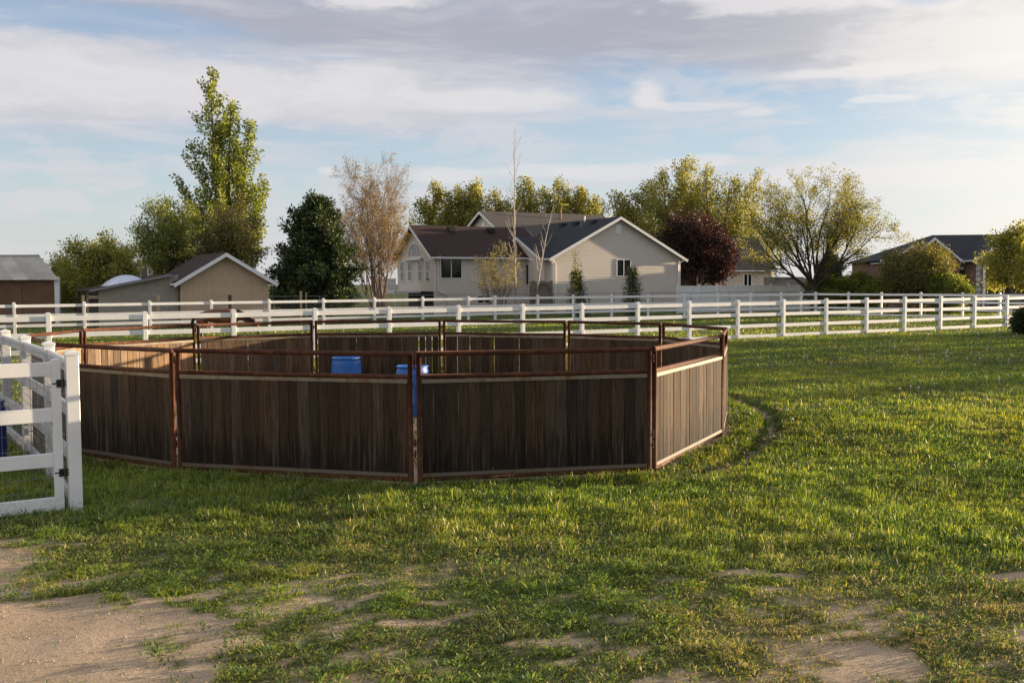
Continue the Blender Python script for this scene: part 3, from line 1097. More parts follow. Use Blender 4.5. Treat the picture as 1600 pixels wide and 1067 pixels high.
# ------------------------------------------------------------------ barrels
def barrel(x, y, label, mat, rz=0):
    t = empty('plastic_barrel', (x, y, 0), rz, label, 'barrel', 'blue barrels')
    R0 = 0.292
    prof = [(0.255, 0.0), (0.275, 0.012), (0.285, 0.05), (R0, 0.18), (R0, 0.27), (R0 + 0.007, 0.29), (R0, 0.31), (R0, 0.58), (R0 + 0.007, 0.60), (R0, 0.62),
            (R0, 0.74), (0.288, 0.79), (0.272, 0.835), (0.262, 0.858), (0.268, 0.868)]
    MB().lathe(prof, 40).build('drum', mat, t, True)
    MB().lathe([(0.268, 0.866), (0.281, 0.870), (0.284, 0.884), (0.281, 0.898), (0.270, 0.902), (0.262, 0.898), (0.258, 0.884), (0.05, 0.880)], 40).build('rim', mat, t, True)
    for s in (-1, 1):
        MB().lathe([(0.035, 0.880), (0.035, 0.893), (0.02, 0.896)], 14, s * 0.17, 0).build('bung', mat, t, True)


barrel(-3.29, 20.26, 'blue plastic barrel left of the front joint, the larger one in view', M['blue'])
barrel(-1.77, 18.1, 'blue plastic barrel standing behind the front pen joint', M['blue'], 0.6)
barrel(-6.74, 12.9, 'dark blue barrel cut by the left edge behind the white gate', M['blue_dark'], 0.3)


# ------------------------------------------------------------------ white fences
POST_ME = {}


def post_meshes(hp):
    if hp not in POST_ME:
        w = 0.0635
        b = 0.006
        sec = [(-w + b, -w), (w - b, -w), (w, -w + b), (w, w - b), (w - b, w), (-w + b, w), (-w, w - b), (-w, -w + b)]
        vs = [(x, y, -0.05) for x, y in sec] + [(x, y, hp - 0.045) for x, y in sec]
        fs = [(i, (i + 1) % 8, 8 + (i + 1) % 8, 8 + i) for i in range(8)] + [tuple(range(8, 16))]
        pm = MB().add(vs, fs).mesh('post', M['vinyl'])
        c = 0.072
        vs = [(-c, -c, hp - 0.055), (c, -c, hp - 0.055), (c, c, hp - 0.055), (-c, c, hp - 0.055),
              (-c, -c, hp - 0.028), (c, -c, hp - 0.028), (c, c, hp - 0.028), (-c, c, hp - 0.028),
              (-c * 0.8, -c * 0.8, hp - 0.02), (c * 0.8, -c * 0.8, hp - 0.02), (c * 0.8, c * 0.8, hp - 0.02), (-c * 0.8, c * 0.8, hp - 0.02), (0, 0, hp)]
        fs = [(0, 3, 2, 1)] + [(i, (i + 1) % 4, 4 + (i + 1) % 4, 4 + i) for i in range(4)] + [(4 + i, 4 + (i + 1) % 4, 8 + (i + 1) % 4, 8 + i) for i in range(4)] + [(8 + i, 8 + (i + 1) % 4, 12) for i in range(4)]
        cm = MB().add(vs, fs).mesh('post_cap', M['vinyl'])
        POST_ME[hp] = (pm, cm)
    return POST_ME[hp]


RAIL_ME = MB().bevbox(0, 1, -0.019, 0.019, -0.070, 0.070, 0.006).mesh('rail', M['vinyl'])


def fence(name, label, pts, hp, rails, wires=None, skip_first_post=False):
    t = empty(name, (*pts[0], 0), 0, label, 'fence')
    pm, cm = post_meshes(hp)
    o0 = Vector((*pts[0], 0))
    rnd = random.Random(len(pts))
    for i, p in enumerate(pts):
        a = pts[max(i - 1, 0)]
        b = pts[min(i + 1, len(pts) - 1)]
        rz = math.atan2(b[1] - a[1], b[0] - a[0])
        if not (skip_first_post and i == 0):
            o = place('post', pm, t, Vector((*p, rnd.uniform(-0.012, 0.008))) - o0, rz + rnd.uniform(-0.02, 0.02))
            o.rotation_euler[0] = rnd.uniform(-0.006, 0.006)
            o.rotation_euler[1] = rnd.uniform(-0.006, 0.006)
            place('cap', cm, o)
        if i + 1 < len(pts):
            q = pts[i + 1]
            L = math.hypot(q[0] - p[0], q[1] - p[1])
            rr = math.atan2(q[1] - p[1], q[0] - p[0])
            u = Vector((q[0] - p[0], q[1] - p[1], 0)) / L
            for z in rails:
                dz0, dz1 = rnd.uniform(-0.006, 0.006), rnd.uniform(-0.008, 0.008)
                o = place('rail', RAIL_ME, t, Vector((*p, z + dz0)) - o0 + u * 0.062, rr)
                o.scale = (L - 0.124, 1, 1)
                o.rotation_euler[1] = -math.atan2(dz1 - dz0, L)
    if wires:
        a, b, side, step, zt, r = wires
        mb = MB()
        for i in range(a, b):
            p, q = Vector((*pts[i], 0)) - o0, Vector((*pts[i + 1], 0)) - o0
            L = (q - p).length
            u = (q - p) / L
            nrm = Vector((-u.y, u.x, 0)) * side
            n = int(L / step)
            for k in range(n + 1):
                c = p + u * (k * L / n) + nrm
                mb.tube([c, c + Vector((0, 0, zt))], r, 3, False)
            z = 0.06
            while z < zt:
                sag = rnd.uniform(0.0, 0.04)
                mb.tube([p + nrm + Vector((0, 0, z)), (p + q) / 2 + nrm + Vector((0, 0, z - sag)), q + nrm + Vector((0, 0, z))], r, 3, False)
                z += step * 1.0 if step > 0.09 else 0.15
        mb.build('wire_mesh', M['wire'], t)
    return t


RAILS = [0.075, 0.50, 0.965, 1.42]
front = [(-10.751 + 2.227 * k, 29.994 + 1.341 * k) for k in range(-3, 19)]
fence('front_fence', 'white four-rail vinyl fence running diagonally right behind the round pen', front, 1.60, RAILS)
back = [(-22.843 + 2.537 * k, 47.011 + 1.636 * k) for k in range(-1, 9)]
backr = [(across(p, d), d) for p, d in ((774, 61.6), (841, 62.8), (896, 63.9), (956, 65.2), (1013, 66.3), (1070, 67.4), (1122, 68.3), (1173, 69.2), (1221, 70.0), (1252, 70.8), (1275, 71.5))]
fence('back_fence', 'white vinyl fence farther back, passing in front of the sheds and beige house', back + backr, 1.60, RAILS, (0, 8, -0.09, 0.10, 1.42, 0.0022))
side = [(across(p, d), d) for p, d in ((1275.6, 71.56), (1326, 69.6), (1377, 67.6), (1439, 65.4), (1504, 63.3), (1562, 61.4), (1630, 59.4), (1700, 57.6))]
fence('corner_fence', 'white fence in blue shade running right from the far corner below the bushes', side, 1.60, RAILS, None, True)
# fence beside the gate, running back along the pen
lf = [(-4.60, 10.66), (-5.65, 12.46), (-6.84, 14.35), (-8.00, 16.13), (-9.25, 18.05), (-10.5, 19.95)]
fence('gate_side_fence', 'white wire-backed fence receding from the gate hinge post beside the pen', lf, 1.68, [0.08, 0.54, 1.02, 1.50], (0, 5, 0.075, 0.105, 1.56, 0.0030))


def build_gate():
    ang = R(32.0)
    hinge = Vector((-4.60, 10.66, 0)) - Vector((math.cos(ang), math.sin(ang), 0)) * 0.098
    t = empty('paddock_gate', hinge, ang, 'white four-rail paddock gate with wire mesh at the left edge', 'gate')
    L = 1.9
    mb = MB()
    for xx in (-0.10, -L):
        s = MB()
        s.box(xx, xx + 0.085, -0.030, 0.030, 0.012, 1.585)
        s.add([(xx, -0.03, 1.585), (xx + 0.085, -0.03, 1.585), (xx + 0.085, 0.03, 1.585), (xx, 0.03, 1.585), (xx + 0.0425, 0, 1.602)], [(0, 1, 4), (1, 2, 4), (2, 3, 4), (3, 0, 4)])
        s.build('stile', M['vinyl'], t)
    for z in (0.083, 0.545, 1.015, 1.49):
        o = place('rail', RAIL_ME, t, (-L + 0.085, 0, z))
        o.scale = (L - 0.185, 1, 1.04)
    w = MB()
    k = 0
    x = -L + 0.1
    while x < -0.12:
        w.tube([(x, 0.024, 0.03), (x + random.uniform(-.004, .004), 0.026, 1.54)], 0.0021, 3, False)
        x += 0.068
    for z in (0.12, 0.22, 0.36, 0.50, 0.66, 0.82, 0.98, 1.14, 1.30, 1.44):
        w.tube([(-L + 0.09, 0.027, z), (-L / 2, 0.029, z - 0.012), (-0.10, 0.027, z)], 0.0021, 3, False)
    w.build('wire_mesh', M['wire'], t)
    for z in (0.41, 1.34):
        h = MB()
        h.box(-0.058, -0.012, -0.0385, -0.0305, z - 0.040, z + 0.040)
        h.box(0.034, 0.098, -0.047, -0.036, z - 0.040, z + 0.040)
        h.box(0.092, 0.118, -0.046, -0.037, z + 0.018, z + 0.044)
        h.box(0.092, 0.118, -0.046, -0.037, z - 0.044, z - 0.018)
        for dz in (-0.024, 0.0, 0.024):
            h.box(-0.016, 0.038, -0.050, -0.0390, z + dz - 0.0075, z + dz + 0.0075)
        h.tube([(0.010, -0.045, z - 0.042), (0.010, -0.045, z + 0.046)], 0.0085, 10)
        h.box(-0.100, -0.056, -0.0360, -0.0305, z - 0.006, z + 0.006)
        hg = h.build('hinge', M['black'], t)
        b = MB()
        for xx, zz in ((-0.045, 0.028), (-0.045, -0.028), (0.062, 0.026), (0.062, -0.026), (0.084, 0.0)):
            b.lathe([(0.006, 0.0), (0.006, 0.004), (0.003, 0.006)], 8)
            n = 24
            for i in range(len(b.v) - n, len(b.v)):
                vx, vy, vz = b.v[i]
                b.v[i] = (xx + vx, (-0.0385 if xx < 0 else -0.047) - vz, z + zz + vy)
        b.build('screw', M['wire_dark'], hg)


build_gate()


# ------------------------------------------------------------------ trees
class Tree:
    def __init__(self, seed):
        self.r = random.Random(seed)
        self.mb = MB()
        self.tips = []          # (position, direction, level)

    def limb(self, p, d, length, rad, bend=0.15, up=0.0, seg=5, end=0.35, sides=5):
        """a wandering tapered limb; returns its polyline"""
        pts = [Vector(p)]
        d = Vector(d).normalized()
        for i in range(seg):
            d = (d + Vector((self.r.gauss(0, bend), self.r.gauss(0, bend), self.r.gauss(0, bend) + up))).normalized()
            pts.append(pts[-1] + d * (length / seg))
        rads = [rad * (1 - (1 - end) * i / seg) for i in range(seg + 1)]
        self.mb.tube(pts, rads, sides, False)
        return pts, rads

    def pt(self, poly, f):
        pts, rads = poly
        x = f * (len(pts) - 1)
        i = min(int(x), len(pts) - 2)
        k = x - i
        d = (pts[i + 1] - pts[i]).normalized()
        return pts[i].lerp(pts[i + 1], k), d, rads[i] * (1 - k) + rads[i + 1] * k

    def side_dir(self, d, angle, az=None):
        d = Vector(d).normalized()
        o = d.orthogonal().normalized()
        o.rotate(Matrix.Rotation(self.r.uniform(0, 2 * math.pi) if az is None else az, 3, d))
        return (d * math.cos(angle) + o * math.sin(angle)).normalized()

    def sprout(self, poly, n, f0, f1, length, angle, rad_k, level, maxlevel, kids, shrink, up, bend, leaf_from):
        for k in range(n):
            f = f0 + (f1 - f0) * (k + self.r.random()) / n
            p, d, rd = self.pt(poly, f)
            ln = length * self.r.uniform(0.65, 1.25) * (1.0 - 0.35 * f)
            nd = self.side_dir(d, angle * self.r.uniform(0.75, 1.25))
            ch = self.limb(p, nd, ln, max(rd * rad_k, 0.006), bend, up, 4 if level < 2 else 3, 0.35, 4 if level < 2 else 3)
            if level >= leaf_from:
                for q in range(3):
                    a, b, _ = self.pt(ch, 0.35 + 0.65 * self.r.random())
                    self.tips.append((a, b))
                self.tips.append((ch[0][-1], (ch[0][-1] - ch[0][-2]).normalized()))
            if level < maxlevel:
                self.sprout(ch, kids[min(level, len(kids) - 1)], 0.25, 1.0, ln * shrink, angle, rad_k, level + 1, maxlevel, kids, shrink, up, bend, leaf_from)


def finish_tree(T, name, label, base, leaf, colours, weights, bark, cat='tree', per=6, spread=0.25, seed=0, group=None, mat='leaf', droop=0.2, long=1.5, squash=1.0, keep=1.0):
    t = empty(name, base, 0, label, cat, group)
    T.mb.build('trunk' if cat == 'tree' else 'stems', M[bark], t)
    if T.tips and per > 0:
        g = np.random.default_rng(seed)
        P = np.array([tuple(a) for a, b in T.tips])
        D = np.array([tuple(b) for a, b in T.tips])
        if keep < 1:
            s = g.uniform(size=len(P)) < keep
            P, D = P[s], D[s]
        P = np.repeat(P, per, 0) + g.normal(0, spread, (len(P) * per, 3)) * np.array([1, 1, squash])
        D = np.repeat(D, per, 0)
        P[:, 2] = np.maximum(P[:, 2], 0.03)
        me = leaf_mesh('crown', P, leaf, colours, weights, M[mat], droop, long, seed)
        place('crown' if cat == 'tree' else 'foliage', me, t)
    return t


GREEN = [(0.150, 0.195, 0.026), (0.230, 0.255, 0.034), (0.088, 0.122, 0.020)]
YGREEN = [(0.275, 0.275, 0.048), (0.370, 0.345, 0.068), (0.175, 0.185, 0.034)]
DGREEN = [(0.036, 0.062, 0.015), (0.064, 0.095, 0.022), (0.022, 0.038, 0.011)]
OLIVE = [(0.135, 0.132, 0.032), (0.190, 0.170, 0.048), (0.090, 0.092, 0.024)]
PLUM = [(0.032, 0.0065, 0.011), (0.052, 0.010, 0.015), (0.017, 0.005, 0.008)]
BUD = [(0.26, 0.165, 0.10), (0.20, 0.13, 0.085), (0.17, 0.16, 0.06)]


def poplar(label, px, top, d, width, seed, leaders=((0, 1.0, 1.0),), colours=GREEN, leaf=0.11, dens=1.0, name='poplar_tree', group=None, first=0.24, ang=0.70, per=7, plume=0.17, n0=80, taper=0.52):
    """upright tree: leaders carrying steeply rising plumes of leaves, widest below the middle"""
    T = Tree(seed)
    x = across(px, d)
    H = height(px, top, d)
    for off, k, wk in leaders:
        h = H * k
        tr = T.limb((off * 0.15, 0, 0), (off / h * 0.9, 0, 1), h * 0.985, 0.013 * H, 0.006, 0.012, 12, 0.06, 7)
        n = int(n0 * dens * k)
        for i in range(n):
            ft = first + (1.0 - first) * (i + T.r.random()) / n          # height of the plume's tip
            prof = min(1.0, ((1.03 - ft) / taper)) ** 0.85 * (0.80 + 0.20 * min(1, (ft - first) / 0.2 + 0.3))
            r = width * wk * prof * T.r.choice((0.5, 0.75, 0.9, 1.0, 1.12)) * T.r.uniform(0.9, 1.1)
            az = T.r.uniform(0, 2 * math.pi)
            zb = max(ft - r / math.tan(ang * T.r.uniform(0.85, 1.2)) / h, 0.06)
            p, dd, rd = T.pt(tr, min(zb, 0.97))
            tip = T.pt(tr, min(ft, 1.0))[0] + Vector((math.cos(az) * r, math.sin(az) * r, 0))
            mid = p.lerp(tip, 0.55) + Vector((math.cos(az), math.sin(az), 0)) * r * 0.10
            pts = [p, p.lerp(mid, 0.5) + Vector((T.r.gauss(0, .05), T.r.gauss(0, .05), 0)), mid, mid.lerp(tip, 0.5) + Vector((T.r.gauss(0, .06), T.r.gauss(0, .06), 0)), tip]
            rads = [max(rd * 0.35, 0.02), max(rd * 0.26, 0.015), 0.014, 0.010, 0.006]
            T.mb.tube(pts, rads, 4, False)
            br = (pts, rads)
            ln = sum((b - a).length for a, b in zip(pts[:-1], pts[1:]))
            m = max(5, int(ln * 7.0))
            for j in range(m):
                a, b, _ = T.pt(br, 0.22 + 0.78 * (j + T.r.random()) / m)
                T.tips.append((a, b))
    return finish_tree(T, name, label, (x, d, 0), leaf, colours, (3, 2, 2), 'bark', per=per, spread=plume, seed=seed, group=group)


def spreading(label, px, top, d, width, seed, colours, leaf=0.15, per=4, bark='bark_dark', trunk=0.18, name='broadleaf_tree', limbs=7, kids=(5, 5, 4), keep=1.0, angle=0.62, spread=0.22, levels=3, trunk_r=0.024, up=0.03, flare=0.75, cat='tree', squash=1.0, weights=(3, 2, 2), group=None, stems=None, limb_r=0.55):
    """short trunk, rising limbs, branching crown fitted to the given width and height"""
    T = Tree(seed)
    x = across(px, d)
    H = height(px, top, d)
    W = width / FPX * d * 0.5
    if stems:
        starts = []
        for s in range(stems):
            a = 2 * math.pi * (s + T.r.random()) / stems
            starts.append((Vector((math.cos(a) * 0.25, math.sin(a) * 0.25, 0)), a, H * trunk_r * 0.6))
    else:
        tr = T.limb((0, 0, 0), (0, 0, 1), H * trunk, H * trunk_r, 0.03, 0, 4, 0.8, 9)
        starts = [(tr[0][-1] - Vector((0, 0, H * trunk * 0.4 * T.r.random())), 2 * math.pi * (s + 0.6 * T.r.random()) / limbs, H * trunk_r * limb_r) for s in range(limbs)]
    for k, (p, a, rd) in enumerate(starts):
        lean = flare * (0.35 + 0.75 * ((k * 0.618) % 1.0))
        tx, tz = W * lean * 1.02, H * (0.97 - 0.42 * lean ** 2)
        tgt = Vector((math.cos(a) * tx, math.sin(a) * tx, tz))
        v = tgt - p
        ln = v.length * 0.86
        br = T.limb(p, v, ln, rd, 0.10, up, 6, 0.25, 6)
        T.sprout(br, kids[0] + 2, 0.22, 1.0, ln * 0.42, angle, 0.6, 1, levels, kids[1:], 0.58, up, 0.13, levels - 1)
    return finish_tree(T, name, label, (x, d, 0), leaf, colours, weights, bark, cat, per, spread, seed, group, keep=keep, squash=squash)


def pine(label, px, top, d, width, seed, name='pine_tree', colours=DGREEN, leaf=0.085, shape=0.75, tiers=17, per=22, low=0.04):
    T = Tree(seed)
    x = across(px, d)
    H = height(px, top, d)
    W = width / FPX * d * 0.5
    tr = T.limb((0, 0, 0), (0, 0, 1), H * 0.97, H * 0.022, 0.012, 0.01, 8, 0.1, 8)
    for i in range(tiers):
        f = low + (0.96 - low) * i / (tiers - 1)
        p, dd, rd = T.pt(tr, f)
        reach = W * (1 - f ** 1.35) ** shape * (0.82 + 0.18 * math.sin(i * 2.1)) + 0.12
        n = max(5, int(6 + reach * 2.2))
        for k in range(n):
            a = 2 * math.pi * (k + T.r.random() * 0.8) / n
            rr = reach * T.r.uniform(0.72, 1.10)
            br = T.limb(p, (math.cos(a), math.sin(a), 0.18 + 0.5 * f), rr, max(rd * 0.3, 0.012), 0.05, 0.05, 4, 0.3, 4)
            m = max(3, int(rr * 5))
            for j in range(m):
                ff = 0.30 + 0.70 * (j + T.r.random()) / m
                q, b, _ = T.pt(br, ff)
                T.tips.append((q + Vector((0, 0, 0.08)), b))
                T.tips.append((q + T.side_dir(b, 1.3) * rr * 0.16 * T.r.random() * (1.3 - ff), b))
    return finish_tree(T, name, label, (x, d, 0), leaf, colours, (3, 2, 3), 'bark_dark', 'tree', per, 0.13, seed, None, 'needle', -0.25, 2.6)


def build_vegetation():
    # the tall poplar and the scrub at its foot
    poplar('tall two-stemmed green poplar rising above the tan shed', 350, 104, 76, 3.1, 5, ((-0.3, 1.0, 1.0), (0.9, 0.86, 0.85), (2.2, 0.80, 0.72)), [(0.190, 0.240, 0.028), (0.280, 0.310, 0.038), (0.115, 0.155, 0.020)], 0.125, 0.95, per=10, first=0.26, plume=0.115, ang=0.60)
    spreading('dark leafing tree left of the tall poplar, above the shed roof', 258, 305, 70, 105, 12, GREEN, 0.085, 6, 'bark', 0.15, limbs=8, keep=0.8, spread=0.24)
    spreading('bronze-green bushy tree in front of the tall poplar', 362, 312, 69, 118, 13, OLIVE, 0.085, 6, 'bark', 0.10, limbs=9, keep=0.8, spread=0.24, flare=0.8)
    spreading('light green upright shrub left of the tan shed', 160, 370, 63.5, 84, 14, [(0.30, 0.31, 0.06), (0.38, 0.36, 0.08), (0.18, 0.20, 0.04)], 0.09, 5, 'bark', 0.06, limbs=8, name='shrub', cat='shrub', stems=9, flare=0.6, spread=0.2)
    spreading('low yellowish shrub with dead branches beside the metal-roofed barn', 108, 398, 76, 66, 15, [(0.30, 0.31, 0.06), (0.38, 0.36, 0.08), (0.18, 0.20, 0.04)], 0.085, 3, 'bark', 0.06, name='shrub', cat='shrub', stems=7, flare=0.8, spread=0.2)
    spreading('small leafy bush between the barn and the grey lean-to', 125, 428, 68, 70, 16, GREEN, 0.09, 6, 'bark', 0.06, name='shrub', cat='shrub', stems=7, flare=0.85, spread=0.22)
    # dark pine and the bare tree next to it
    pine('dense dark green pine right of the tan shed', 497, 314, 66, 170, 21, shape=0.52)
    spreading('leafless reddish-brown tree between the pine and the beige house', 592, 252, 72, 138, 22, BUD, 0.05, 3, 'bark_twig', 0.05, name='bare_tree', stems=14, kids=(8, 7, 6), levels=3, spread=0.10, trunk_r=0.010, flare=0.86, keep=0.5, angle=0.5, up=0.05)
    # the row of poplars beyond the house
    for px, top, w, seed, lab in ((680, 281, 2.6, 31, 'far green poplar standing leftmost behind the brown roof'),
                                  (722, 288, 2.5, 32, 'far poplar just left of the grey gable peak'),
                                  (757, 280, 2.9, 33, 'far poplar directly above the grey gable peak'),
                                  (828, 274, 2.9, 34, 'far poplar behind the tall bare birch'),
                                  (884, 276, 2.5, 35, 'far slim poplar above the copper roof pipe'),
                                  (913, 290, 2.2, 36, 'far short poplar left of the big green clump')):
        poplar(lab, px, top, 125, w * 1.15, seed, ((-0.4, 1.0, 1.0), (1.7, 0.92, 0.9)), YGREEN, 0.16, 0.75, group='poplars beyond the house', per=7, ang=0.5, plume=0.19, first=0.45, taper=0.30)
    poplar('big spreading green tree behind the charcoal roof ridge', 985, 284, 112, 3.6, 41, ((-1.8, 0.93, 1.0), (1.6, 1.0, 0.95)), YGREEN, 0.15, 1.0, per=9, ang=0.66, plume=0.24, taper=0.34, name='broadleaf_tree')
    poplar('tallest far green tree behind the house gable', 1062, 244, 118, 4.0, 42, ((-2.2, 0.92, 1.0), (0.6, 1.0, 1.0)), YGREEN, 0.15, 1.1, per=8, ang=0.58, plume=0.22, taper=0.34)
    poplar('airy yellow-green tree above the plum tree', 1112, 256, 116, 3.6, 43, ((-0.8, 1.0, 1.0), (2.2, 0.93, 1.0)), YGREEN, 0.14, 0.9, per=6, ang=0.55, plume=0.22, taper=0.32)
    poplar('thin pale tree touching the big leafing tree', 1166, 260, 116, 3.2, 44, ((-0.8, 0.94, 1.0), (1.0, 1.0, 1.0)), YGREEN, 0.14, 0.7, per=5, ang=0.50, plume=0.20, taper=0.34)
    # copper plum and the big leafing tree
    spreading('dark red-leaved plum tree at the right end of the house', 1086, 331, 94, 128, 51, PLUM, 0.11, 9, 'bark_dark', 0.14, limbs=10, kids=(6, 5, 4), spread=0.28, name='plum_tree', flare=0.82)
    spreading('big round tree just coming into leaf, open branches against sky', 1272, 262, 75, 246, 52, [(0.205, 0.210, 0.042), (0.285, 0.270, 0.060), (0.125, 0.138, 0.030)], 0.075, 3, 'bark_dark', 0.21, limbs=18, kids=(6, 5, 4), spread=0.14, trunk_r=0.027, flare=1.0, angle=0.48, up=0.03, weights=(2, 3, 2), limb_r=0.34)
    # birches and shrubs before the house
    T = Tree(61)
    H = height(808, 214, 73)
    tr = T.limb((0, 0, 0), (0.02, 0, 1), H, 0.10, 0.014, 0.01, 12, 0.08, 7)
    T.sprout(tr, 26, 0.22, 0.97, 1.9, 0.55, 0.45, 1, 2, (4, 3), 0.5, 0.09, 0.06, 2)
    finish_tree(T, 'birch_tree', 'tall bare pale birch in front of the house valley', (across(806, 73), 73, 0), 0.05, BUD, (2, 2, 2), 'bark_pale', per=1, spread=0.05, seed=61, keep=0.4)
    T = Tree(62)
    tr = T.limb((0, 0, 0), (0.10, 0, 1), height(850, 318, 74), 0.10, 0.035, 0.0, 10, 0.1, 7)
    T.sprout(tr, 12, 0.25, 0.97, 1.7, 0.5, 0.5, 1, 2, (3, 2), 0.5, 0.07, 0.07, 2)
    finish_tree(T, 'birch_tree', 'shorter leaning bare birch beside the small gable window', (across(836, 74), 74, 0), 0.05, BUD, (2, 2, 2), 'bark_pale', per=1, spread=0.05, seed=62, keep=0.4)
    spreading('spindly shrub with pale fresh leaves before the brown-roofed wing', 778, 384, 72, 108, 63, [(0.20, 0.185, 0.075), (0.25, 0.22, 0.10), (0.14, 0.14, 0.05)], 0.06, 2, 'bark_twig', 0.05, name='shrub', cat='shrub', stems=15, kids=(6, 3, 2), flare=0.85, spread=0.10, trunk_r=0.012, angle=0.35, up=0.08, keep=0.7)
    T = Tree(64)
    h = height(900, 390, 71)
    tr = T.limb((0, 0, 0), (0, 0, 1), h, 0.035, 0.015, 0.02, 8, 0.15, 5)
    for i in range(60):
        p, dd, rd = T.pt(tr, 0.3 + 0.7 * i / 60)
        T.tips.append((p + Vector((T.r.gauss(0, .10), T.r.gauss(0, .10), 0)), dd))
    finish_tree(T, 'sapling', 'slim fresh-green sapling standing over a little conifer', (across(900, 71), 71, 0), 0.09, YGREEN, (2, 3, 1), 'bark', per=4, spread=0.06, seed=64)
    pine('little dark conifer below the slim sapling', 903, 426, 71.6, 42, 65, 'young_conifer', DGREEN, 0.05, 0.7, 9, 12)
    pine('little dark conifer under the house window', 988, 421, 71.4, 36, 66, 'young_conifer', DGREEN, 0.05, 0.7, 9, 12)
    # right side
    pine('dark conifer right of the big leafing tree trunk', 1300, 402, 92, 70, 71, 'dark_conifer', DGREEN, 0.09, 0.6, 11, 16)
    for px, top, w, seed, lab in ((1292, 432, 62, 72, 'low green bush right of the leafing tree trunk'),
                                  (1340, 428, 78, 73, 'broad low green bush left of the brick house')):
        spreading(lab, px, top, 76, w, seed, GREEN, 0.085, 10, 'bark', 0.05, name='bush', cat='bush', stems=11, kids=(5, 4, 3), flare=0.95, spread=0.22, squash=0.8)
    spreading('tall willowy green bush covering the left of the brick house', 1430, 384, 75, 116, 74, OLIVE, 0.085, 8, 'bark', 0.05, name='bush', cat='bush', stems=13, kids=(6, 4, 3), flare=0.9, spread=0.24)
    spreading('rounded green bush before the brick house garage', 1478, 424, 73, 60, 75, GREEN, 0.085, 10, 'bark', 0.05, name='bush', cat='bush', stems=10, kids=(5, 4, 3), flare=0.95, spread=0.22)
    spreading('fresh yellow-green tree at the right edge before the garage', 1592, 347, 66, 104, 76, YGREEN, 0.11, 6, 'bark', 0.2, limbs=9, kids=(5, 4, 3), spread=0.2, flare=0.9)
    spreading('small dark bush at the right edge against the front fence', 1606, 484, 44, 34, 77, DGREEN, 0.06, 12, 'bark', 0.05, name='bush', cat='bush', stems=8, kids=(4, 4, 3), flare=0.95, spread=0.12)


build_vegetation()


def build_shade_hedge():
    """an unseen leafy row beyond the right edge, added to shade the far lawn"""
    T = Tree(88)
    ax, px = Vector((0.9135, 0.4067, 0)), Vector((-0.4067, 0.9135, 0))
    base = ax * 60 + px * 24.0  # added out of view, set up-sun so its shadow covers the far lawn
    n = 26
    for i in range(n):
        o = px * ((i + 0.5) / n - 0.5) * 18.0 + ax * T.r.uniform(-0.6, 0.6)
        h = 4.9 * T.r.uniform(0.72, 1.08)
        tr = T.limb(o, (0, 0, 1), h, 0.07, 0.05, 0.03, 6, 0.2, 5)
        for k in range(34):
            p, d, r = T.pt(tr, 0.06 + 0.94 * (k + T.r.random()) / 34)
            br = T.limb(p, T.side_dir((0, 0, 1), 0.95), 0.9 * T.r.uniform(0.5, 1.2), 0.015, 0.1, 0.05, 3, 0.3, 3)
            for f in (0.4, 0.7, 1.0):
                T.tips.append((T.pt(br, f)[0], d))
    finish_tree(T, 'shade_hedge', 'tall leafy row out of view at right, added to shade the far lawn', base, 0.13, GREEN, (3, 2, 2), 'bark', 'shade_hedge', 9, 0.20, 88)


build_shade_hedge()


# ------------------------------------------------------------------ buildings
def lap_wall(u0, u1, top, z0, lap=0.115, horiz=True):
    """lapped siding on the plane y = 0 facing -y, from x u0 to u1; top(x) gives the wall height as a list of (x, z) corners"""
    mb = MB()
    zmax = max(z for _, z in top)
    z = z0

    def span(zz):
        xs = []
        for (xa, za), (xb, zb) in zip(top[:-1], top[1:]):
            if (za - zz) * (zb - zz) < 0:
                xs.append(xa + (xb - xa) * (zz - za) / (zb - za))
        lo, hi = u0, u1
        if top[0][1] < zz:
            lo = min(xs) if xs else None
        if top[-1][1] < zz:
            hi = max(xs) if xs else None
        return lo, hi
    while z < zmax - 0.02:
        a, b = span(z + 0.001)
        zt = min(z + lap, zmax - 0.005)
        c, d = span(zt)
        if a is None or b is None or c is None or d is None:
            break
        mb.add([(a, -0.026, z), (b, -0.026, z), (d, -0.001, zt), (c, -0.001, zt), (a, 0.0, z), (b, 0.0, z)], [(0, 1, 2, 3), (4, 5, 1, 0)])
        z += lap
    # solid body behind
    poly = [(u0, z0)] + [(u1, z0)] + list(top[::-1])
    n = len(poly)
    mb.add([(x, 0.0, zz) for x, zz in poly] + [(x, 0.12, zz) for x, zz in poly], [tuple(range(n)), tuple(range(2 * n - 1, n - 1, -1))] + [(i, n + i, n + (i + 1) % n, (i + 1) % n) for i in range(n)])
    return mb


def turned(mb, origin, ang):
    """place geometry built on y = 0 at origin turned by ang about z (house coordinates)"""
    c, s = math.cos(ang), math.sin(ang)
    mb.v = [(origin[0] + x * c - y * s, origin[1] + x * s + y * c, z) for x, y, z in mb.v]
    return mb


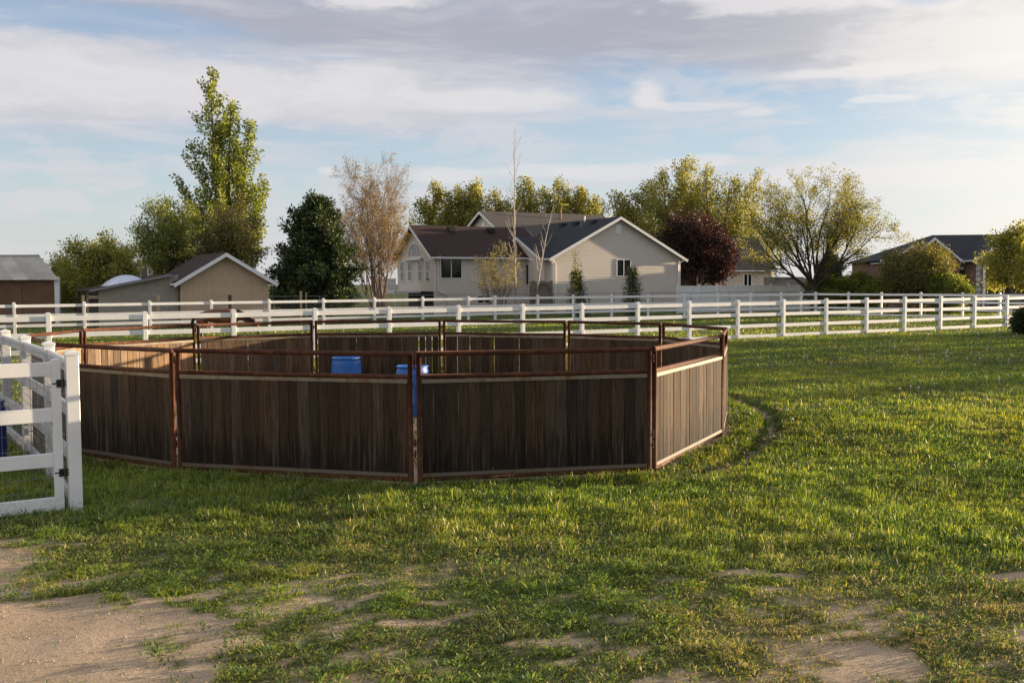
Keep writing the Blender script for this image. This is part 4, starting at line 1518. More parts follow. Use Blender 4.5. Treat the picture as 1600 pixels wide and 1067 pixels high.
def window(parent, origin, ang, x0, x1, z0, z1, panes=2, fr=0.06, grid=None):
    f = MB()
    f.box(x0 - fr, x1 + fr, -0.06, -0.002, z1, z1 + fr)
    f.box(x0 - fr, x1 + fr, -0.06, -0.002, z0 - fr, z0)
    f.box(x0 - fr, x0, -0.059, -0.002, z0, z1)
    f.box(x1, x1 + fr, -0.059, -0.002, z0, z1)
    for k in range(1, panes):
        xm = x0 + (x1 - x0) * k / panes
        f.box(xm - fr * 0.45, xm + fr * 0.45, -0.057, -0.002, z0, z1)
    if grid:
        zm = (z0 + z1) / 2
        f.box(x0, x1, -0.056, -0.002, zm - fr * 0.35, zm + fr * 0.35)
    fo = turned(f, origin, ang).build('window', M['trim'], parent)
    for k in range(panes):
        a = x0 + (x1 - x0) * k / panes
        b = x0 + (x1 - x0) * (k + 1) / panes
        p = MB().box(a + 0.01, b - 0.01, -0.040, -0.028, z0, z1)
        turned(p, origin, ang).build('pane', M['glass'], fo)
    return fo


def gable_roof(parent, u0, u1, v0, v1, ze, zr, along, mat, over=0.4, fascia=True, t=0.14):
    """two sloping slabs and white barge boards; ridge along 'u' or 'v'"""
    if along == 'v':
        um = (u0 + u1) / 2
        k = (zr - ze) / (um - u0)
        a, b = v0 - over, v1 + over
        zl = ze - k * over
        slopes = [[(u0 - over, b, zl), (u0 - over, a, zl), (um, a, zr), (um, b, zr)], [(u1 + over, a, zl), (u1 + over, b, zl), (um, b, zr), (um, a, zr)]]
        ends = [(a, -1), (b, 1)]
        pts = lambda w: [(u0 - over, w, zl), (um, w, zr), (u1 + over, w, zl)]
    else:
        vm = (v0 + v1) / 2
        k = (zr - ze) / (vm - v0)
        a, b = u0 - over, u1 + over
        zl = ze - k * over
        slopes = [[(a, v0 - over, zl), (b, v0 - over, zl), (b, vm, zr), (a, vm, zr)], [(b, v1 + over, zl), (a, v1 + over, zl), (a, vm, zr), (b, vm, zr)]]
        ends = [(a, -1), (b, 1)]
        pts = lambda w: [(w, v0 - over, zl), (w, vm, zr), (w, v1 + over, zl)]
    for q in slopes:
        q = [(x, y, z + 0.15) for x, y, z in q]
        mb = MB().slab(q, t)
        me = mb.mesh('roof', mat)
        box_uv(me)
        place('roof', me, parent)
    if fascia:
        for w, s in ends:
            P = pts(w)
            for m, n in ((P[0], P[1]), (P[2], P[1])):
                e = 0.035 * s
                if along == 'v':
                    pr = [(m[0], m[1], m[2] - 0.10), (n[0], n[1], n[2] - 0.10), (n[0], n[1], n[2] + 0.13), (m[0], m[1], m[2] + 0.13)]
                    o = (0, e, 0)
                else:
                    pr = [(m[0], m[1], m[2] - 0.10), (n[0], n[1], n[2] - 0.10), (n[0], n[1], n[2] + 0.13), (m[0], m[1], m[2] + 0.13)]
                    o = (e, 0, 0)
                far = [(x + o[0], y + o[1], z) for x, y, z in pr]
                near = [(x + o[0] * 0.06, y + o[1] * 0.06, z) for x, y, z in pr]
                MB().add(near + far, [(0, 1, 2, 3), (7, 6, 5, 4), (0, 4, 5, 1), (1, 5, 6, 2), (2, 6, 7, 3), (3, 7, 4, 0)]).build('barge_board', M['trim'], parent)
        # gutters along the eaves
        if along == 'v':
            for uu in (u0 - over, u1 + over):
                s = -1 if uu < um else 1
                MB().box(min(uu + 0.004 * s, uu + 0.10 * s), max(uu + 0.004 * s, uu + 0.10 * s), a, b, zl + 0.02, zl + 0.14).build('gutter', M['trim'], parent)
        else:
            for vv in (v0 - over, v1 + over):
                s = -1 if vv < vm else 1
                MB().box(a, b, min(vv + 0.004 * s, vv + 0.10 * s), max(vv + 0.004 * s, vv + 0.10 * s), zl + 0.02, zl + 0.14).build('gutter', M['trim'], parent)


def build_house():
    ang = R(29)
    t = empty('beige_house', (across(862, 78), 78, 0), ang, 'beige sided house with three gables and brown, grey and charcoal roofs', 'house')
    S = M['siding']
    # right wing: the wide gable towards the paddock
    W, ze, zr = 12.3, 4.25, 7.35
    turned(lap_wall(0, W, [(0, ze), (W / 2, zr), (W, ze)], 0.0, 0.2), (0, 0), 0).build('gable_wall', S, t)
    turned(lap_wall(0, 12, [(0, ze), (12, ze)], 0.0, 0.2), (0, 12), -math.pi / 2).build('side_wall', S, t)
    turned(lap_wall(0, 12, [(0, ze), (12, ze)], 0.0, 0.2), (W, 0), math.pi / 2).build('side_wall', S, t)
    gable_roof(t, 0, W, 0, 13.2, ze, zr, 'v', M['roof_dark'], 0.42)
    for u in (-0.016, W - 0.11):
        MB().box(u, u + 0.126, -0.046, -0.0270, 0.0, ze - 0.1).build('corner_board', M['trim'], t)
    window(t, (0, 0), 0, 6.05, 7.30, 2.85, 4.10, 2, 0.07)
    v = MB().box(W / 2 - 0.28, W / 2 + 0.28, -0.06, -0.016, 6.15, 6.85)
    vo = v.build('attic_vent', M['trim'], t)
    sl = MB()
    for k in range(6):
        sl.box(W / 2 - 0.24, W / 2 + 0.24, -0.075, -0.061, 6.2 + k * 0.1, 6.26 + k * 0.1)
    sl.build('louvre', M['trim'], vo)
    for u, vv in ((0.30, -0.08), (W - 0.25, -0.08)):
        MB().tube([(u - 0.5 if u < 6 else u + 0.45, vv - 0.25, ze - 0.10), (u - 0.35 if u < 6 else u + 0.3, vv - 0.2, ze - 0.22), (u, vv, ze - 0.5), (u, vv, 0.1)], 0.055, 6).build('downspout', M['trim'], t)
    # vents along the ridge of the charcoal roof
    for vv in (2.0, 4.6, 6.6):
        zz = zr + 0.15 - (0.75) * 0.504
        b = MB()
        b.box(W / 2 - 1.05, W / 2 - 0.55, vv, vv + 0.5, zz - 0.12, zz + 0.16)
        b.build('roof_vent', M['black'], t)
    MB().tube([(W / 2 - 1.3, 3.3, zr - 0.6), (W / 2 - 1.3, 3.3, zr - 0.02)], 0.05, 8).build('vent_pipe', M['wire'], t)
    MB().tube([(W / 2 - 0.4, 4.2, zr - 0.1), (W / 2 - 0.4, 4.2, zr + 0.42)], 0.06, 8).build('vent_pipe', M['trim'], t)
    # little gable facing left
    u1 = -0.45
    turned(lap_wall(0, 7.0, [(0, 4.2), (3.5, 5.85), (7.0, 4.2)], 0.0, 0.2), (u1, 7.6), -math.pi / 2).build('gable_wall', S, t)
    turned(lap_wall(0, 0.45, [(0, 4.2), (0.45, 4.2)], 0.0, 0.2), (u1, 0.6), 0).build('side_wall', S, t)
    gable_roof(t, u1, 3.4, 0.6, 7.6, 4.2, 5.85, 'u', M['roof_dark'], 0.32)
    window(t, (u1, 7.6), -math.pi / 2, 3.2, 5.0, 2.2, 3.75, 2, 0.06)
    MB().box(u1 - 0.016, u1 + 0.11, 0.554, 0.573, 0.0, 4.1).build('corner_board', M['trim'], t)
    # main block with the grey roof
    turned(lap_wall(0, 12.0, [(0, 5.4), (6.0, 8.45), (12.0, 5.4)], 0.0, 0.2), (1.0, 19.0), -math.pi / 2).build('gable_wall', S, t)
    turned(lap_wall(0, 13.0, [(0, 5.4), (13, 5.4)], 0.0, 0.2), (1.0, 7.0), 0).build('side_wall', S, t)
    turned(lap_wall(0, 12.0, [(0, 5.4), (6.0, 8.45), (12.0, 5.4)], 0.0, 0.2), (14.0, 7.0), math.pi / 2).build('gable_wall', S, t)
    gable_roof(t, 1.0, 13.0, 7.0, 19.0, 5.4, 8.45, 'u', M['roof_grey'], 0.45)
    q = turned(MB().box(5.7, 6.3, -0.06, -0.016, 6.9, 7.6), (1.0, 19.0), -math.pi / 2)
    q.build('attic_vent', M['trim'], t)
    MB().tube([(8.2, 11.9, 7.9), (8.2, 11.9, 8.95)], 0.075, 10).build('flue_pipe', plain('copper_flue', (0.16, 0.08, 0.045), 0.6, 0.2, 3, metal=0.2), t)
    # left wing with the brown roof
    a0, b0, b1 = -8.4, 3.0, 10.0
    turned(lap_wall(0, 9.3, [(0, 4.45), (9.3, 4.45)], 0.0, 0.2), (a0, b0), 0).build('front_wall', S, t)
    turned(lap_wall(0, 7.0, [(0, 4.45), (3.5, 6.7), (7.0, 4.45)], 1.75, 0.2), (a0, b1), -math.pi / 2).build('gable_wall', S, t)
    turned(lap_wall(0.5, 6.5, [(0.5, 1.74), (6.5, 1.74)], 0.0, 0.2), (a0 + 0.7, b1), -math.pi / 2).build('basement_wall', M['dark_wood'], t)
    MB().box(a0 + 0.02, a0 + 0.75, b0 + 0.14, b1, 1.62, 1.745).build('overhang_soffit', M['dark_wood'], t)
    gable_roof(t, a0, 1.0, b0, b1, 4.45, 6.7, 'u', M['roof_brown'], 0.45)
    for vv in (5.75,):
        for uu in (-5.9, -2.4):
            MB().box(uu, uu + 0.55, vv - 0.2, vv + 0.25, 6.38, 6.72).build('roof_vent', M['black'], t)
    window(t, (a0, b0), 0, 0.55, 2.25, 2.75, 4.2, 2, 0.07)
    window(t, (a0, b0), 0, 3.6, 4.7, 0.85, 1.35, 2, 0.06)
    MB().box(a0 - 0.016, a0 + 0.11, b0 - 0.046, b0 - 0.027, 1.7, 4.35).build('corner_board', M['trim'], t)
    MB().tube([(a0 + 0.32, b0 - 0.42, 4.35), (a0 + 0.25, b0 - 0.09, 4.05), (a0 + 0.25, b0 - 0.09, 1.75), (a0 + 1.0, b0 - 0.09, 1.5), (a0 + 1.0, b0 - 0.09, 0.1)], 0.05, 6).build('downspout', M['trim'], t)
    # windows of the left gable: tall pair, door, half-round light
    og, ag = (a0, b1), -math.pi / 2
    for x0, x1 in ((0.7, 1.35), (2.2, 2.9), (4.2, 4.9), (5.6, 6.2)):
        window(t, og, ag, x0, x1, 2.55, 4.05, 1, 0.07, True)
    arc = MB()
    n = 14
    cx, r0, r1, zc = 3.5, 1.25, 1.36, 4.42
    vs = []
    for k in range(n + 1):
        w = math.pi * k / n
        for rr in (r0, r1):
            vs += [(cx + rr * math.cos(w), -0.05, zc + rr * 0.82 * math.sin(w)), (cx + rr * math.cos(w), -0.016, zc + rr * 0.82 * math.sin(w))]
    fs = []
    for k in range(n):
        i = 4 * k
        fs += [(i, i + 4, i + 6, i + 2), (i + 2, i + 6, i + 7, i + 3), (i, i + 1, i + 5, i + 4)]
    arc.add(vs, fs)
    arc.box(cx - 1.36, cx + 1.36, -0.05, -0.016, zc - 0.1, zc)
    for xx in (-0.45, 0.45):
        arc.box(cx + xx - 0.03, cx + xx + 0.03, -0.048, -0.016, zc, zc + 0.93)
    ao = turned(arc, og, ag).build('arched_window', M['trim'], t)
    pv = [(cx + r0 * math.cos(math.pi * k / n), -0.022, zc + r0 * 0.82 * math.sin(math.pi * k / n)) for k in range(n + 1)]
    turned(MB().add(pv, [tuple(range(n, -1, -1))]), og, ag).build('pane', M['glass'], ao)
    turned(MB().box(1.9, 5.1, -0.30, -0.016, 4.14, 4.28), og, ag).build('door_canopy', M['trim'], t)
    # deck and its white railing
    dk = turned(MB().box(0.6, 4.6, -2.2, -0.03, 1.62, 1.78), og, ag).build('deck', M['trim'], t)
    for x in (0.65, 2.6, 4.5):
        turned(MB().box(x, x + 0.1, -2.18, -2.08, 0.0, 2.75), og, ag).build('deck_post', M['trim'], dk)
    turned(MB().box(0.6, 4.6, -2.16, -2.10, 2.66, 2.74), og, ag).build('handrail', M['trim'], dk)
    for k in range(30):
        turned(MB().box(0.72 + k * 0.128, 0.755 + k * 0.128, -2.15, -2.115, 1.80, 2.655), og, ag).build('baluster', M['trim'], dk)


build_house()


def slab_wall(parent, name, u0, u1, top, z0, origin, ang, mat, thick=0.18):
    poly = [(u0, z0), (u1, z0)] + list(top[::-1])
    n = len(poly)
    mb = MB().add([(x, 0.0, z) for x, z in poly] + [(x, thick, z) for x, z in poly], [tuple(range(n)), tuple(range(2 * n - 1, n - 1, -1))] + [(i, n + i, n + (i + 1) % n, (i + 1) % n) for i in range(n)])
    me = turned(mb, origin, ang).mesh(name, mat)
    box_uv(me)
    return place(name, me, parent)


def build_shed():
    d = 58.0
    ang = R(30)
    t = empty('tan_shed', (across(283, d), d, 0), ang, 'tan stucco shed with brown gable roof and grey stucco lean-to', 'shed')
    W, ze, zr = 5.05, 2.55, 4.05
    slab_wall(t, 'gable_wall', 0, W, [(0, ze), (W / 2, zr), (W, ze)], 0, (0, 0), 0, M['stucco_tan'])
    slab_wall(t, 'side_wall', 0, 6, [(0, ze), (6, ze)], 0, (W, 0.18), math.pi / 2, M['stucco_tan'])
    slab_wall(t, 'back_wall', 0, W, [(0, ze), (W / 2, zr), (W, ze)], 0, (W, 6.4), math.pi, M['stucco_tan'])
    gable_roof(t, 0, W, 0, 6.4, ze, zr, 'v', M['roof_brown'], 0.42)
    # panel joint strips on the gable
    for u in (1.82, 3.63):
        MB().box(u, u + 0.035, -0.012, -0.001, 0, 3.3 if u < 3 else 3.3).build('joint_strip', M['stucco_tan'], t)
    # lean-to on the left, roof falling away
    slab_wall(t, 'lean_to_wall', -4.3, -0.02, [(-4.3, 2.12), (-0.02, 2.93)], 0, (0, 0.35), 0, M['stucco_grey'])
    slab_wall(t, 'lean_to_side', 0, 4.6, [(0, 2.12), (4.6, 2.12)], 0, (-4.3, 5.2), -math.pi / 2, M['stucco_grey'])
    me = MB().slab([(-4.8, -0.02, 2.09), (-0.44, -0.02, 2.96), (-0.44, 5.6, 2.96), (-4.8, 5.6, 2.09)], 0.10).mesh('lean_to_roof', M['roof_brown'])
    box_uv(me)
    place('lean_to_roof', me, t)
    MB().add([(-4.8, -0.045, 1.99), (-0.44, -0.045, 2.86), (-0.44, -0.045, 2.97), (-4.8, -0.045, 2.10), (-4.8, -0.022, 1.99), (-0.44, -0.022, 2.86), (-0.44, -0.022, 2.97), (-4.8, -0.022, 2.10)],
             [(0, 1, 2, 3), (7, 6, 5, 4), (0, 4, 5, 1), (1, 5, 6, 2), (2, 6, 7, 3), (3, 7, 4, 0)]).build('fascia', M['wire'], t)
    MB().box(-4.78, -4.32, 0.45, 0.52, 0, 1.9).build('open_bay_boards', M['dark_wood'], t)
    for vv in (0.4, 4.9):
        MB().box(-4.80, -4.68, vv, vv + 0.12, 0, 2.0).build('bay_post', M['dark_wood'], t)
    MB().box(-4.80, -4.32, 0.36, 0.44, 1.62, 1.80).build('bay_header', M['pale_wood'], t)
    # shallow plastic roof light
    mb = MB()
    n, m = 12, 10
    vs = []
    for i in range(n + 1):
        for j in range(m + 1):
            a, b = i / n, j / m
            x = -3.75 + 1.9 * a
            y = 0.9 + 2.6 * b
            z = 2.09 + (x + 4.8) * 0.1995 + 0.42 * (math.sin(math.pi * a) ** 0.6) * (math.sin(math.pi * b) ** 0.5) + 0.01
            vs.append((x, y, z))
    fs = [(i * (m + 1) + j, (i + 1) * (m + 1) + j, (i + 1) * (m + 1) + j + 1, i * (m + 1) + j + 1) for i in range(n) for j in range(m)]
    mb.add(vs, fs).build('roof_light', M['dome'], t, True)


build_shed()


def build_barn():
    d = 60.0
    ang = R(4)
    t = empty('metal_roofed_barn', (across(94, d), d, 0), ang, 'brown barn with corrugated metal roof at the left edge', 'barn')
    L = 9.0
    mbp = []
    # wall of upright plywood panels
    for k in range(5):
        MB().box(-0.3 - 1.8 * (k + 1) + 0.012, -0.3 - 1.8 * k - 0.012, 0, 0.06, 0, 2.72).build('wall_panel', M['brown_panel'], t)
    MB().box(-0.26, 0.0, -0.04, 0.16, 0, 2.86).build('corner_post', M['trim'], t)
    MB().box(-9.3, -0.3, -0.03, -0.002, 2.58, 2.72).build('header_board', M['brown_panel'], t)
    MB().box(-1.6, -1.5, 0.2, 2.2, 0, 2.6).build('end_wall', M['brown_panel'], t)
    # corrugated sheets, each its own
    run, ze, zr = 2.4, 2.86, 4.18
    rnd = random.Random(4)
    for k in range(11):
        x1 = 0.12 - k * 0.86
        n = 26
        vs = []
        for i in range(n + 1):
            x = x1 - 0.87 * i / n
            w = 0.020 * math.sin(2 * math.pi * i / n * 6.5)
            for s, (y, z) in ((0, (-0.32, ze - 0.17)), (1, (run, zr))):
                # the roof end is hipped back a little at the ridge
                xx = x - (2.1 if s else 0.0)
                vs.append((xx, y, z + w + 0.004 * (k % 2)))
        fs = [(2 * i, 2 * i + 1, 2 * i + 3, 2 * i + 2) for i in range(n)]
        tone = rnd.uniform(0.62, 1.2)
        m2 = plain('galvanised_sheet_tone', tuple(c * tone for c in (0.58, 0.53, 0.45)), 0.55, 0.25, 0.9, metal=0.1)
        MB().add(vs, fs).build('roof_sheet', m2, t, True)
    MB().box(-9.3, -2.0, run - 0.1, run + 0.1, zr - 0.02, zr + 0.05).build('ridge_cap', M['metal_roof'], t)
    q = MB().slab([(-9.3, run + 2.7, ze - 0.17), (-9.3, run, zr - 0.02), (-2.2, run, zr - 0.02), (-5.5, run + 2.7, ze - 0.17)][::-1], 0.03)
    q.build('rear_roof', M['metal_roof'], t)


build_barn()


def simple_house(name, label, px, d, ang, W, D, ze, zr, wall, roof, along='v', win=None):
    t = empty(name, (across(px, d), d, 0), ang, label, 'house')
    S = M[wall]
    if along == 'v':
        slab_wall(t, 'gable_wall', 0, W, [(0, ze), (W / 2, zr), (W, ze)], 0, (0, 0), 0, S)
        slab_wall(t, 'side_wall', 0, D, [(0, ze), (D, ze)], 0, (0, D), -math.pi / 2, S)
        slab_wall(t, 'side_wall', 0, D, [(0, ze), (D, ze)], 0, (W, 0), math.pi / 2, S)
    else:
        slab_wall(t, 'front_wall', 0, W, [(0, ze), (W, ze)], 0, (0, 0), 0, S)
        slab_wall(t, 'gable_wall', 0, D, [(0, ze), (D / 2, zr), (D, ze)], 0, (0, D), -math.pi / 2, S)
        slab_wall(t, 'gable_wall', 0, D, [(0, ze), (D / 2, zr), (D, ze)], 0, (W, 0), math.pi / 2, S)
    gable_roof(t, 0, W, 0, D, ze, zr, along, M[roof], 0.45)
    for w in win or ():
        window(t, (0, 0), 0, *w)
    return t


simple_house('neighbour_house', 'distant tan gabled house behind the grey lean-to', 180, 118, R(10), 9.0, 9.0, 3.7, 5.7, 'stucco_tan', 'roof_dark', 'v', ((2.2, 3.7, 3.2, 4.3, 2, 0.09),))
simple_house('low_house', 'low grey-roofed house with white window behind the plum tree', 1128, 106, R(8), 5.3, 10, 3.65, 7.0, 'siding', 'roof_grey', 'u', ((2.4, 3.15, 1.7, 3.05, 2, 0.13),))
t = empty('dark_low_roof', (across(1196, 97), 97, 0), R(6), 'low outbuilding with black sloping roof beyond the white privacy fence', 'shed')
slab_wall(t, 'front_wall', 0, 4.6, [(0, 2.0), (4.6, 2.0)], 0, (0, 0), 0, M['siding'])
me = MB().slab([(-0.3, -0.4, 2.0), (4.9, -0.4, 2.0), (4.9, 3.0, 2.75), (0.9, 3.0, 2.75)], 0.1).mesh('roof', M['roof_dark'])
box_uv(me)
place('roof', me, t)


def build_brick_house():
    d = 86.0
    t = empty('brick_house', (across(1381, d), d, 0), R(-6), 'red brick house with charcoal hip roof and open garage at right', 'house')
    B, RF = M['brick'], M['roof_dark']
    z1 = 4.05
    # body under a hip roof
    slab_wall(t, 'front_wall', 0, 7.0, [(0, z1), (7.0, z1)], 0, (0, 0), 0, B)
    slab_wall(t, 'side_wall', 0, 12, [(0, z1), (12, z1)], 0, (0, 12), -math.pi / 2, B)
    slab_wall(t, 'back_wall', 0, 15, [(0, z1), (15, z1)], 0, (15, 12), math.pi, B)
    zr = 6.35
    for q in ([(-0.4, -0.4, z1), (15.4, -0.4, z1), (11.5, 6, zr), (5.6, 6, zr)], [(15.4, 12.4, z1), (-0.4, 12.4, z1), (5.6, 6, zr), (11.5, 6, zr)],
              [(-0.4, 12.4, z1), (-0.4, -0.4, z1), (5.6, 6, zr)], [(15.4, -0.4, z1), (15.4, 12.4, z1), (11.5, 6, zr)]):
        me = MB().slab(q, 0.12).mesh('roof', RF)
        box_uv(me)
        place('roof', me, t)
    MB().box(-0.44, 7.0, -0.50, -0.405, z1 - 0.12, z1 + 0.04).build('gutter', M['trim'], t)
    # two small gables on the left
    for u0, w, ze, zt, vv in ((0.2, 3.4, 3.95, 5.1, -0.9), (1.7, 4.2, 3.95, 5.75, -0.55)):
        slab_wall(t, 'front_gable', u0, u0 + w, [(u0, ze), (u0 + w / 2, zt), (u0 + w, ze)], 0, (0, vv), 0, B)
        gable_roof(t, u0, u0 + w, vv, vv + 4.5, ze, zt, 'v', RF, 0.3)
    # entrance recess with white arched surround
    en = MB()
    en.box(5.55, 5.75, -0.08, -0.004, 0, 3.2)
    en.box(6.45, 6.65, -0.08, -0.004, 0, 3.2)
    en.box(5.55, 6.65, -0.08, -0.004, 3.2, 3.5)
    eo = en.build('entrance_surround', M['trim'], t)
    MB().box(5.76, 6.44, -0.05, -0.004, 0, 3.19).build('door', M['black'], eo)
    # garage wing brought forward
    g0, gw, gv = 6.4, 6.2, -3.0
    ze, zt = 4.05, 5.95
    op0, op1, oz = 7.1, 11.8, 3.2
    slab_wall(t, 'garage_pier', g0, op0, [(g0, oz), (op0, oz)], 0, (0, gv), 0, B, 0.25)
    slab_wall(t, 'garage_pier', op1, g0 + gw, [(op1, oz), (g0 + gw, oz)], 0, (0, gv), 0, B, 0.25)
    slab_wall(t, 'garage_gable', g0, g0 + gw, [(g0, ze), (g0 + gw / 2, zt), (g0 + gw, ze)], oz, (0, gv), 0, B, 0.25)
    slab_wall(t, 'garage_side', 0, 3.0, [(0, ze), (3.0, ze)], 0, (g0, 0), -math.pi / 2, B)
    slab_wall(t, 'garage_side', 0, 8.0, [(0, ze), (8.0, ze)], 0, (g0 + gw, gv + 0.25), math.pi / 2, B)
    slab_wall(t, 'garage_back', g0, g0 + gw, [(g0, 3.6), (g0 + gw, 3.6)], 0, (0, 4.0), 0, M['pale_wood'])
    MB().box(g0 + 0.2, g0 + gw - 0.2, gv + 0.3, 4.0, 3.55, 3.62).build('garage_ceiling', M['trim'], t)
    gable_roof(t, g0, g0 + gw, gv, 5.0, ze, zt, 'v', RF, 0.4)
    fr = MB()
    fr.box(op0 - 0.18, op0 + 0.03, gv - 0.06, gv - 0.005, 0, oz)
    fr.box(op1 - 0.03, op1 + 0.18, gv - 0.06, gv - 0.005, 0, oz)
    fr.box(op0 - 0.18, op1 + 0.18, gv - 0.06, gv - 0.005, oz, oz + 0.2)
    fr.build('garage_door_frame', M['trim'], t)
    for k in range(9):
        MB().box(g0 - 0.03, g0 + (0.40 if k % 2 else 0.30), gv - 0.045, gv - 0.006, 0.15 + k * 0.42, 0.50 + k * 0.42).build('quoin', M['stone'], t)
    for k in range(5):
        MB().box(op0 + 0.2 + k * 0.5, op0 + 0.26 + k * 0.5, 3.7, 3.97, 0.2, 3.0).build('wall_stud', M['pale_wood'], t)
    o = MB().lathe([(0.02, -0.05), (0.34, -0.05), (0.34, 0.0), (0.02, 0.0)], 16)
    o.v = [(g0 + gw / 2 + x, gv - 0.03 + z * 0.5, 5.25 + y) for x, y, z in o.v]
    o.build('round_vent', M['trim'], t)
    # small arched window
    window(t, (0, -0.55), 0, 2.9, 4.3, 1.6, 3.1, 2, 0.08)


build_brick_house()

# driveway in front of the garage
me = MB().add([(across(1500, 76), 62, 0.012), (across(1720, 62), 60, 0.012), (across(1700, 83), 83, 0.012), (across(1500, 83), 83, 0.012)], [(0, 1, 2, 3)]).mesh('driveway', M['concrete'])
o = place('driveway', me)
o['kind'] = 'structure'


def build_hoop():
    d = 73.0
    t = empty('basketball_hoop', (across(1567, d), d, 0), R(10), 'portable basketball hoop with pale backboard before the open garage', 'hoop')
    MB().tube([(0, 0, 0), (0, 0, 2.6), (-0.12, -0.35, 3.05)], 0.06, 8).build('pole', M['black'], t)
    MB().box(-0.45, 0.45, 0.0, 0.8, 0, 0.2).build('base', M['black'], t)
    bb = MB().box(-0.78, 0.52, -0.46, -0.42, 2.75, 3.55).build('backboard', M['pale_wood'] if False else plain('backboard', (0.62, 0.58, 0.52), 0.5, 0.05, 2), t)
    f = MB()
    for (a, b, c, e) in ((-0.42, 0.16, 2.93, 2.97), (-0.42, 0.16, 3.25, 3.29), (-0.42, -0.38, 2.97, 3.25), (0.12, 0.16, 2.97, 3.25)):
        f.box(a, b, -0.468, -0.4615, c, e)
    f.build('target_square', M['rust'], bb)
    rim = MB()
    pts = [(-0.13 + 0.23 * math.cos(a), -0.72 + 0.23 * math.sin(a), 2.9) for a in [2 * math.pi * k / 16 for k in range(17)]]
    rim.tube(pts, 0.012, 5)
    ro = rim.build('rim', plain('rim_orange', (0.5, 0.12, 0.03), 0.5, 0.1, 3), t)
    net = MB()
    for k in range(16):
        a, b = 2 * math.pi * k / 16, 2 * math.pi * (k + 2) / 16
        for aa, bb2 in ((a, b), (b, a)):
            net.tube([(-0.13 + 0.23 * math.cos(aa), -0.72 + 0.23 * math.sin(aa), 2.9), (-0.13 + 0.13 * math.cos(bb2), -0.72 + 0.13 * math.sin(bb2), 2.5)], 0.008, 3, False)
    net.build('net', M['trim'], ro)


build_hoop()


def build_car():
    d = 76.5
    t = empty('parked_car', (across(1590, d), d, 0), R(-14), 'dark car parked in front of the garage behind the right-edge tree', 'car')
    # side profile, car points left (-x)
    low = [(-2.1, 0.35), (-2.2, 0.55), (-2.15, 0.75), (-1.2, 0.92), (-0.65, 1.38), (0.75, 1.42), (1.5, 1.02), (2.05, 0.95), (2.15, 0.6), (2.1, 0.35)]
    wd = [0.78, 0.82, 0.83, 0.84, 0.62, 0.62, 0.80, 0.82, 0.80, 0.78]
    n = len(low)
    vs = [(x, -w, z) for (x, z), w in zip(low, wd)] + [(x, w, z) for (x, z), w in zip(low, wd)]
    fs = [tuple(range(n))[::-1], tuple(range(n, 2 * n))] + [(i, (i + 1) % n, n + (i + 1) % n, n + i) for i in range(n)]
    MB().add(vs, fs).build('body', M['carpaint'], t)
    for s in (-1, 1):
        w = MB().add([(-1.05, s * 0.80, 0.97), (0.95, s * 0.76, 1.0), (0.62, s * 0.655, 1.34), (-0.58, s * 0.655, 1.32)], [(0, 1, 2, 3)])
        w.build('side_window', M['glass'], t)
        MB().box(-2.17, -2.05, s * 0.72 - 0.14 if s > 0 else -0.80, s * 0.72 + 0.08 if s > 0 else -0.58, 0.62, 0.74).build('headlight', M['trim'], t)
        for xx in (-1.35, 1.35):
            wb = MB().lathe([(0.12, -0.1), (0.32, -0.1), (0.34, -0.06), (0.34, 0.06), (0.32, 0.1), (0.12, 0.1)], 20)
            wb.v = [(xx + x, s * 0.78 + z, 0.34 + y) for x, y, z in wb.v]
            wo = wb.build('wheel', M['rubber'], t)
            rb = MB().lathe([(0.02, -0.115), (0.20, -0.115), (0.20, 0.115), (0.02, 0.115)], 16)
            rb.v = [(xx + x, s * 0.78 + z, 0.34 + y) for x, y, z in rb.v]
            rb.build('rim', M['wire'], wo)


build_car()


# ------------------------------------------------------------------ fences beyond: privacy fence, chain link, timber
def build_privacy():
    pts = [(across(p, d), d) for p, d in ((1059, 75.5), (1092, 76.3), (1121, 77.0), (1150, 77.7), (1178, 78.4), (1205, 79.1), (1232, 79.8), (1258, 80.5), (1284, 81.2))]
    t = empty('privacy_fence', (*pts[0], 0), 0, 'tall solid white privacy fence at the right end of the house', 'fence')
    o0 = Vector((*pts[0], 0))
    pm, cm = post_meshes(2.16)
    for i, p in enumerate(pts):
        o = place('post', pm, t, Vector((*p, 0)) - o0, 0.4)
        place('cap', cm, o)
        if i + 1 < len(pts):
            q = pts[i + 1]
            L = math.hypot(q[0] - p[0], q[1] - p[1])
            rr = math.atan2(q[1] - p[1], q[0] - p[0])
            n = max(5, int(L / 0.28))
            for k in range(n):
                w = (L - 0.12) / n
                b = MB().bevbox(0, w - 0.004, -0.011, 0.011, -1.0, 1.0, 0.003)
                f = 0.06 + k * w
                ob = b.build('board', M['vinyl'], t, False, Vector((p[0] + math.cos(rr) * f, p[1] + math.sin(rr) * f, 1.04)) - o0)
                ob.rotation_euler = (0, 0, rr)
            for z in (0.10, 1.99):
                ob = place('rail', RAIL_ME, t, Vector((p[0] + math.cos(rr) * 0.06, p[1] + math.sin(rr) * 0.06, z)) - o0, rr)
                ob.scale = (L - 0.12, 1.15, 0.8)


build_privacy()


